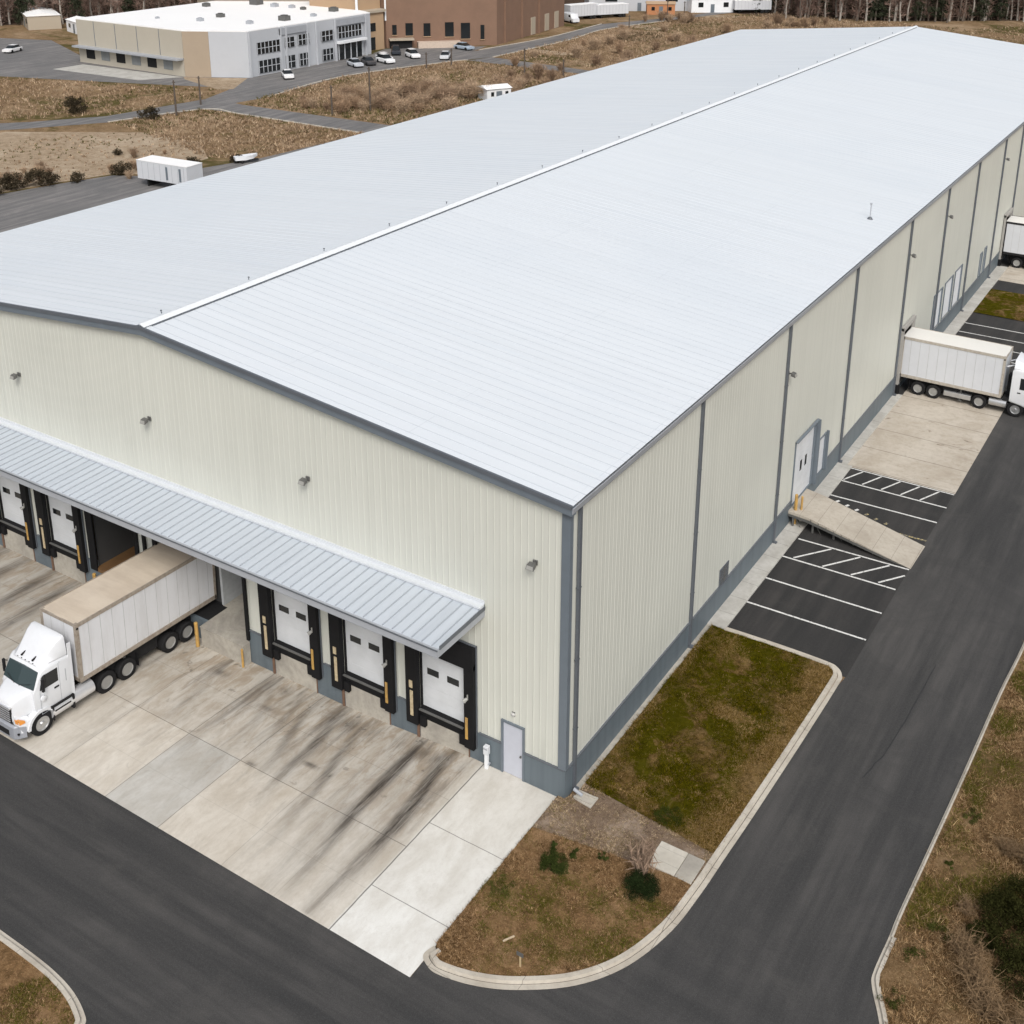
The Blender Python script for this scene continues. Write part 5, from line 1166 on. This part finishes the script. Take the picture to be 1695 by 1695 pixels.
def box_trailer_small(name, lab, loc, rz_, L, hw, z1, cat='trailer'):
    t = thing(name, lab, cat, loc, rz_); m = MB(); m.box(-L/2,-hw,.9,L/2,hw,z1); m.build('body', M_T2SIDE, t)
    m = MB(); m.box(-L/2-.03,-hw-.03,z1,L/2+.03,hw+.03,z1+.06); m.build('roof_panel', M_AROOF, t)
    m = MB()
    for s in (-1,1):
        for x in np.arange(-L/2+.8, L/2, .9): m.box(x, s*hw-.015, 1., x+.04, s*hw+.015, z1-.1)
        m.build('panel_seams', M_GUT, t); m = MB()
    m = MB(); m.box(-L/2+.3,-.4,.5,L/2-.3,.4,.9)
    for x in (L/2-1.2, L/2-2.3): m.cyl((x,-hw+.1,.48),(x,hw-.1,.48),.48,n=14)
    m.build('wheel_set', M_CHASSIS, t)
    m = MB(); m.box(-L/2+1.2,-hw+.2,.05,-L/2+1.35,hw-.2,.9); m.build('landing_gear', M_CHASSIS, t); return t
TRX, TRY, TRA = -86.0, 57.6, R(4)
t = box_trailer_small('parked_trailer', 'white box trailer parked on the yard behind the warehouse roof', (TRX,TRY,0), TRA, 7.6, 1.25, 3.0)
m = MB()
for x in (.6, 2.6): m.box(x,-1.285,1.2,x+.3,-1.26,2.7)
m.build('side_door', M_TRIM, t)
box_trailer_small('parked_trailer', 'white trailer parked beyond the brown brick building, nearest one', (-126.5,223.5,0), R(70), 9, 1.5, 3.6)
box_trailer_small('parked_trailer', 'white trailer in the far yard beside the road bend', (-122.5,231,0), R(60), 9, 1.5, 3.2)
box_trailer_small('parked_trailer', 'white trailer near the forest, left of the white bus', (-103.5,259.5,0), R(40), 7, 1.3, 3.0)
box_trailer_small('bus', 'white bus parked before the forest beyond the roof corner', (-97.2,260.2,0), R(38), 9.5, 1.3, 3.1, 'bus')
t = thing('boat', 'small white boat on a trailer at the yard edge', 'boat', (-87.6,71.0,0), R(60)); t.scale = (.6,.6,.6)
m = MB(); m.loft([[(-2.2,-.8,.7),(-2.2,.8,.7),(-2.2,.8,1.4),(-2.2,-.8,1.4)],[(0,-.95,.65),(0,.95,.65),(0,1,1.5),(0,-1,1.5)],[(1.6,-.6,.8),(1.6,.6,.8),(1.6,.8,1.6),(1.6,-.8,1.6)],[(2.6,-.05,1.2),(2.6,.05,1.2),(2.6,.1,1.75),(2.6,-.1,1.75)]]); m.build('hull', M_WHITE2, t)
m = MB(); m.box(-2.4,-.6,.45,2.8,.6,.55); m.cyl((-.8,-1,.35),(-.8,1,.35),.35,n=12); m.build('boat_trailer', M_CHASSIS, t)

def car_master(kind):
    t = thing('parked_car', 'x', 'car')
    suv = kind == 'suv'; hr = 1.65 if suv else 1.42; hb = .98 if suv else .88
    m = MB(); m.loft([ring(-2.25,.78,.32,.72,.12), ring(-2.1,.86,.25,hb-.12,.12), ring(-1.0,.89,.22,hb,.12), ring(.9,.89,.22,hb+.02,.12), ring(1.9,.87,.25,hb,.12), ring(2.2,.8,.35,hb-.1,.12)]); m.build('body', None or M_PAINTW, t, True)
    m = MB(); yb = 2.0 if suv else 1.65
    m.loft([ring(-1.1,.80,hb-.06,hb+.02,.03,hwt=.78), ring(-.35,.80,hb-.06,hr-.03,.10,hwt=.62), ring(yb-.6,.80,hb-.06,hr-.02,.10,hwt=.62), ring(yb,.80,hb-.06,hb+.05,.03,hwt=.76)]); m.build('window', M_GLASSD, t, True)
    m = MB(); m.loft([ring(-.32,.60,hr-.06,hr,.02), ring(yb-.62,.60,hr-.06,hr+.005,.02)]); m.build('roof', M_PAINTW, t)
    for s in (-1,1):
        for y in (-1.35,1.35): m = MB(); m.cyl((s*.70,y,.33),(s*.90,y,.33),.33,n=16); m.build('wheel', M_TYRE, t, True)
    return t
cm = {}
cars = [('sedan',(-124.9,136.8),62,(.50,.53,.57),'silver car in front of the pale grey entrance, left of the white ones'),
 ('sedan',(-124.3,139.9),58,(.06,.06,.065),'black car in the row before the pale grey entrance'),
 ('suv',(-122.9,143.2),70,(.80,.81,.82),'white car nearest the entrance end of the row'),
 ('sedan',(-125.3,145.8),66,(.78,.79,.8),'white sedan behind the nearest white car'),
 ('suv',(-128.0,152.9),40,(.03,.035,.045),'large black car beside the tan building'),
 ('suv',(-122.6,151.2),58,(.80,.80,.80),'white car standing alone in the car park before the brown building'),
 ('sedan',(-116.6,153.6),30,(.62,.64,.66),'silver-white car next to the road junction'),
 ('sedan',(-126.4,120.5),50,(.80,.80,.80),'white car parked near the corner of the white-roofed building'),
 ('sedan',(-120.6,165.6),80,(.35,.42,.50),'blue-grey car by the foot of the brown brick building'),
 ('sedan',(-192,113),20,(.78,.78,.78),'white car on the forecourt at the far left')]
first = {}
for i, (kind, (x, y), a, colr, lab) in enumerate(cars):
    if kind not in first: o = car_master(kind); first[kind] = o; index_kids(o)
    else: o = copy_tree(first[kind])
    o.location = (x, y, .02); o.rotation_euler = (0,0,R(a)); o['label'] = lab; o['group'] = 'cars parked by the background buildings'
    mt = simple('car_paint_%d' % i, colr, .3, var=.03)
    for ch in [k for k in bpy.data.objects if k.parent == o and k.name.split('.')[0] in ('body','roof')]:
        ch.data = ch.data.copy(); ch.data.materials[0] = mt
t = thing('white_van', 'white van parked beyond the brown building beside the trailers', 'van', (-125.2,216.5,0), R(60))
m = MB(); m.loft([ring(-2.6,.9,.35,1.1,.12), ring(-2.0,.98,.3,1.3,.12), ring(-1.5,.98,.3,2.2,.15), ring(2.4,.98,.3,2.25,.15)]); m.build('body', M_PAINTW, t, True)
m = MB(); m.box(-.99,-1.5,1.4,.99,-.6,1.9); m.build('window', M_GLASSD, t)
m = MB()
for y in (-1.7,1.6): m.cyl((-1,y,.38),(1,y,.38),.38,n=14)
m.build('wheel_set', M_TYRE, t)

# utility poles
poles = [((-95.8,105.5),6.6,'tall dark pole in the scrub field left of centre'),((-98.4,99.8),4.4,'dark post beside the diagonal road'),((-112.3,141.8),3.,'short post at the field edge before the car park'),((-110.7,147.4),3.2,'black post at the road kerb near the junction'),
 ((-94.3,146.8),4.6,'pole beside the gravel road in the scrub'),((-87.4,148.7),3.,'dark stub post near the roof edge'),((-117.3,86.9),5.2,'pole at the corner of the brown field'),((-120.6,94.8),4.4,'pole beside the road junction, left'),((-172,88),4.2,'leaning pole at the far left frame edge'),
 ((-107.1,231.4),5.,'post at the bend of the far road'),((-104.4,235.2),4.6,'post right of the far road bend'),((-108.5,214.4),3.,'short post beside the far road')]
for i, ((x, y), h, lab) in enumerate(poles):
    t = thing('utility_pole', lab, 'pole', (x, y, 0), 0, 'poles in the background fields')
    m = MB(); m.cyl((0,0,0),(0,0,h),.15,.10,8); m.build('pole', M_WOOD, t, True)
    m = MB(); m.box(-.3,-.05,h-.35,.3,.05,h-.25); m.build('bracket', M_WOOD, t)

# ------------------------------------------------------------------ field vegetation
FP = dict(dry=[(.35,.27,.225),(.27,.205,.165),(.44,.36,.31),(.20,.15,.12),(.31,.235,.19)], green=[(.125,.115,.06),(.10,.095,.05)])
flds = [([(-125.5,81.5),(-123.8,98),(-127,106),(-150,99),(-175,91),(-165,72),(-141,64)], 'brown grass of the far left field below the forecourt'),
        ([(-100,46),(-98.8,52),(-96.6,58.6),(-92,60.5),(-93,70),(-101,76),(-112,76),(-122,66),(-122,50),(-112,44)], 'sparse dead weeds on the sandy ground by the yard'),
        ([(-86,99),(-115,98.6),(-117,105),(-119.3,126.6),(-113.4,151),(-111,153.8),(-84,152),(-60,151),(-60,99)], 'brown field grass between the diagonal road and the car park'),
        ([(-93,70),(-87.4,75),(-85.6,92),(-110,92.4),(-117.5,92),(-121,78),(-112,76)], 'dry grass on the corner field behind the parked white trailer'),
        ([(-109.6,161),(-84,158),(-45,158),(-45,258),(-92,262),(-106.5,236),(-112,209.6)], 'dry grass on the long field beside the far road'),
        ([(-45,140),(60,140),(60,285),(-30,285),(-45,250)], 'dry grass beyond the far end of the warehouse')]
for i, (pl, lab) in enumerate(flds):
    o = grass('field_grass', pl, (3, 1.3, 6, 6, 3.2, 1.6)[i], .42 if i != 1 else .25, .07, FP, 0, lambda Q: .5*sm(Q, .06, 61, .5, .65), per=4, lean=.5, label=lab)
# scrub: masters of several habits, copied
def scrub_master(k, col):
    return bare_shrub('scrub_bush', 'x', (0,0,0), 1.5+.3*k, 2.6+.4*k, col, 70, 'x', w=.035, sub=5)
sm_ = [scrub_master(0, (.34,.24,.16)), scrub_master(1, (.27,.19,.13)), scrub_master(2, (.40,.30,.21))]
for o in sm_: index_kids(o)
spots = []; zl = []
def zone(n, cx, cy, sx, sy, ang=0., lab=''):
    for _ in range(n):
        zl.append(lab); a, b = rng.normal(0, sx), rng.normal(0, sy); c, s = math.cos(ang), math.sin(ang); spots.append((cx+a*c-b*s, cy+a*s+b*c))
zone(46, -95, 118, 2.5, 8, R(-35), 'in the thicket left of the white hut'); zone(26, -89, 133, 1.8, 7, 0, 'along the roof edge right of the white hut'); zone(16, -101, 106, 4, 4, 0, 'near the tall dark pole'); zone(14, -79, 240, 3.2, 2.4, 0, 'in the clump before the forest above the roof'); zone(10, -92, 108, 4, 3, 0, 'just behind the diagonal road'); zone(14, -93, 175, 7, 16, 0, 'in the field beyond the gravel road'); zone(8, -105, 232, 4, 2, 0, 'beside the far road bend'); zone(16,-103,51,3,3,0,'along the left yard edge'); zone(8,-97,62,3,3,0,'behind the parked white trailer'); zone(8,-96,200,6,12, 0, 'in the far field beside the road')
used = set()
for i, (x, y) in enumerate(spots):
    k = int(rng.integers(0, 3)); o = sm_[k] if k not in used else copy_tree(sm_[k]); used.add(k)
    s = float(rng.uniform(.45, 1.0))*(.5 if y < 80 else 1); o.location = (x, y, 0); o.rotation_euler = (0,0,float(rng.uniform(0,6.3))); o.scale = (s, s, s*float(rng.uniform(.8,1.1)))
    o['label'] = ['leafless brown scrub bush ', 'dark leafless scrub bush ', 'tall pale leafless scrub bush '][k]+zl[i]; o['group'] = 'leafless scrub bushes in the background fields'
dk = [(-100.4,47.2,1.5,'dark bush at the left edge of the yard, nearest the frame'),(-98.7,49.8,1.6,'wide dark bush on the yard edge, second from left'),(-96.8,53.2,.9,'small dark bush between the wide one and the trailer'),(-95.3,58.4,1.2,'dark round bush left of the parked white trailer'),(-99.8,44.,1.4,'dark bush cut by the left frame edge'),(-104,65,.6,'lone dark shrub on the sandy ground'),(-91.5,66,.9,'dark shrub behind the parked white trailer'),(-88.5,70.5,.8,'dark shrub beside the white boat'),(-118.5,83,1.5,'dark bush on the corner beside the diagonal road'),(-131,80,1.8,'large dark bush at the far left beside the road')]
for x, y, s, lab in dk: shrub('dark_bush', lab, (x, y, 0), s, s*1.25, (.050,.040,.026), 26, 70, .16*s, 'dark bushes at the yard edge')

# forest
def bare_tree(k, trunkm, col):
    t = thing('bare_tree', 'x', 'tree'); h = 15+k; m = MB()
    pts = [(0,0,0)]
    for j in range(1, 6): pts.append((pts[-1][0]+rng.normal(0,.18), pts[-1][1]+rng.normal(0,.18), h*j/5))
    for j in range(5): m.cyl(pts[j], pts[j+1], .24*(1-j*.18), .24*(1-(j+1)*.18), 6)
    lim = []
    for j in range(11):
        z = rng.uniform(.12, .9)*h; a = rng.uniform(0, 6.28); L = rng.uniform(1.4, 3.2)*(1.1-z/h*.6); q = (math.cos(a)*L, math.sin(a)*L, z+L*rng.uniform(.5,1.1)); m.cyl((0,0,z), q, .07, .02, 4); lim.append(((0,0,z), q))
    m.build('trunk', trunkm, t)
    segs = []
    for (p, q) in lim:
        p, q = np.array(p), np.array(q)
        for j in range(22):
            s = p+(q-p)*rng.uniform(.2, 1); e = s+rng.normal(0, .75, 3)+np.array([0,0,.5]); segs.append((*s, *e, 1)); segs.append((*((s+e)/2), *((s+e)/2+rng.normal(0,.6,3)), .8))
    for j in range(120):
        z = rng.uniform(.03, .95)*h; a = rng.uniform(0, 6.28); L = rng.uniform(.6, 2.); s = np.array([0,0,z]); e = np.array([math.cos(a)*L, math.sin(a)*L, z+rng.uniform(0, 1.2)]); segs.append((*s,*e,1)); segs.append((*((s+e)/2), *((s+e)/2+rng.normal(0,.6,3)), .8))
    tri_obj('crown', *twig_lines(segs, .05, col), parent=t); return t
def conifer(k, h=12):
    t = thing('conifer', 'x', 'tree'); m = MB(); m.cyl((0,0,0),(0,0,h),.22,.03,6); m.build('trunk', M_BARK, t)
    C, rr = [], []
    for j in range(130):
        z = h*rng.uniform(.06, 1)**.9; R0 = (1-z/h)*2.3+.25; a = rng.uniform(0, 6.28); q = R0*rng.uniform(.2, 1); C.append((math.cos(a)*q, math.sin(a)*q, z)); rr.append(.55)
    tri_obj('crown', *leaf_cloud(C, 22, rr, .42, (.042,.048,.030), .4, .6), parent=t); return t
TM = [bare_tree(0, M_BARK, (.26,.18,.145)), bare_tree(1, M_PALEBARK, (.30,.215,.175)), bare_tree(2, M_BARK, (.20,.14,.115)), bare_tree(0, M_PALEBARK, (.27,.195,.16)), conifer(0), conifer(1, 10)]
for o in TM: index_kids(o)
def edge_line(pts, n):
    d = [0]; P = [np.array(p, float) for p in pts]
    for a, b in zip(P, P[1:]): d.append(d[-1]+np.linalg.norm(b-a))
    out = []
    for u_ in np.linspace(0, d[-1], n):
        for i in range(len(P)-1):
            if d[i] <= u_ <= d[i+1]+1e-6: out.append(P[i]+(P[i+1]-P[i])*(u_-d[i])/(d[i+1]-d[i])); break
    return out
used = set(); cnt = 0
stretch = [([(-84,253),(-60,263),(-35,281),(-18,290),(20,300)], 150, .20, 'the forest edge beyond the far end of the warehouse', 1),
           ([(-130,262),(-110,262),(-86,262)], 42, .18, 'the forest edge behind the white bus and low buildings', 1),
           ([(-240,120),(-222,146),(-205,158),(-190,168),(-180,175)], 78, .2, 'the woods behind the low white-roofed building', 1)]
for pts, n, pc, lab, _ in stretch:
    for p in edge_line(pts, n):
        k = int(rng.choice([4,5])) if rng.uniform() < pc else int(rng.integers(0,4))
        o = TM[k] if k not in used else copy_tree(TM[k]); used.add(k)
        j = rng.normal(0, 1.6, 2); back = abs(rng.normal(0, 3.))
        d = p-np.array([18.7,-33]); d /= np.linalg.norm(d); q = p+j+d*back
        s = float(rng.uniform(.8, 1.25)); o.location = (float(q[0]), float(q[1]), 0); o.rotation_euler = (0,0,float(rng.uniform(0,6.3))); o.scale = (s, s, s)
        o['label'] = ('dark conifer in ' if k > 3 else 'leafless grey-brown tree in ')+lab; o['group'] = ('conifers in ' if k > 3 else 'leafless trees in ')+lab; cnt += 1
# deeper woods that read as one mass
def woods():
    parts = []
    TR = []
    for pts, n, _, _, _ in stretch:
        for p in edge_line(pts, int(n*3.2)):
            d = p-np.array([18.7,-33]); d /= np.linalg.norm(d); q = p+d*rng.uniform(5, 34)+rng.normal(0,1.5,2); TR.append(q)
    segs = []; cl = []; cc = []
    for q in TR:
        h = rng.uniform(11, 19)
        segs.append((q[0],q[1],0,q[0]+rng.normal(0,.5),q[1]+rng.normal(0,.5),h,3.6))
        for j in range(26):
            z = rng.uniform(0.02,.95)*h; a = rng.uniform(0,6.28); L = rng.uniform(.8,3.); segs.append((q[0],q[1],z,q[0]+math.cos(a)*L,q[1]+math.sin(a)*L,z+rng.uniform(.2,2.2),1.5))
        if rng.uniform() < .25:
            for j in range(12): cl.append((q[0]+rng.normal(0,1.1), q[1]+rng.normal(0,1.1), rng.uniform(.5,9)))
    a_ = twig_lines(segs, .055, (.23,.16,.13)); b_ = leaf_cloud(cl, 14, np.full(len(cl),.9), .55, (.026,.030,.018), .4)
    # leaf litter and undergrowth
    und = []
    for q in TR: und.append((q[0]+rng.normal(0,2), q[1]+rng.normal(0,2), .6))
    c_ = leaf_cloud(und, 24, np.full(len(und),1.3), .4, (.11,.075,.055), .3, .6)
    o = tri_obj('forest', *cat3(a_, b_, c_)); tag(o, 'deep bare woods with dark evergreens behind the first row of trees', 'forest', None, 'stuff')
woods()
sheet('forest_floor', [(-90,254),(-60,264),(-35,283),(20,302),(60,310),(60,900),(-900,900),(-900,100),(-245,112),(-224,148),(-190,170),(-180,178),(-160,230),(-130,264)], soil('leaf_litter', ((.05,.035,.027),(.085,.06,.045),(.12,.085,.06)), .3), .006)
# distant woods close the view behind
def far_woods():
    n = 2600; a = rng.uniform(R(-5), R(78), n); r_ = rng.uniform(345, 430, n); x = 18.7-np.sin(a)*r_; y = -33+np.cos(a)*r_
    segs = []
    for k in range(n):
        h = rng.uniform(12, 20); segs.append((x[k],y[k],0,x[k]+rng.normal(0,.5),y[k],h,4))
        for j in range(10): z = rng.uniform(.02,.9)*h; b = rng.uniform(0,6.28); L = rng.uniform(1,3.5); segs.append((x[k],y[k],z,x[k]+math.cos(b)*L,y[k]+math.sin(b)*L,z+rng.uniform(.2,2),3))
    o = tri_obj('forest', *twig_lines(segs, .07, (.23,.165,.14))); tag(o, 'far woods closing the view behind the nearer forest', 'forest', None, 'stuff')
far_woods()
print('objects', len(bpy.data.objects), 'trees', cnt)
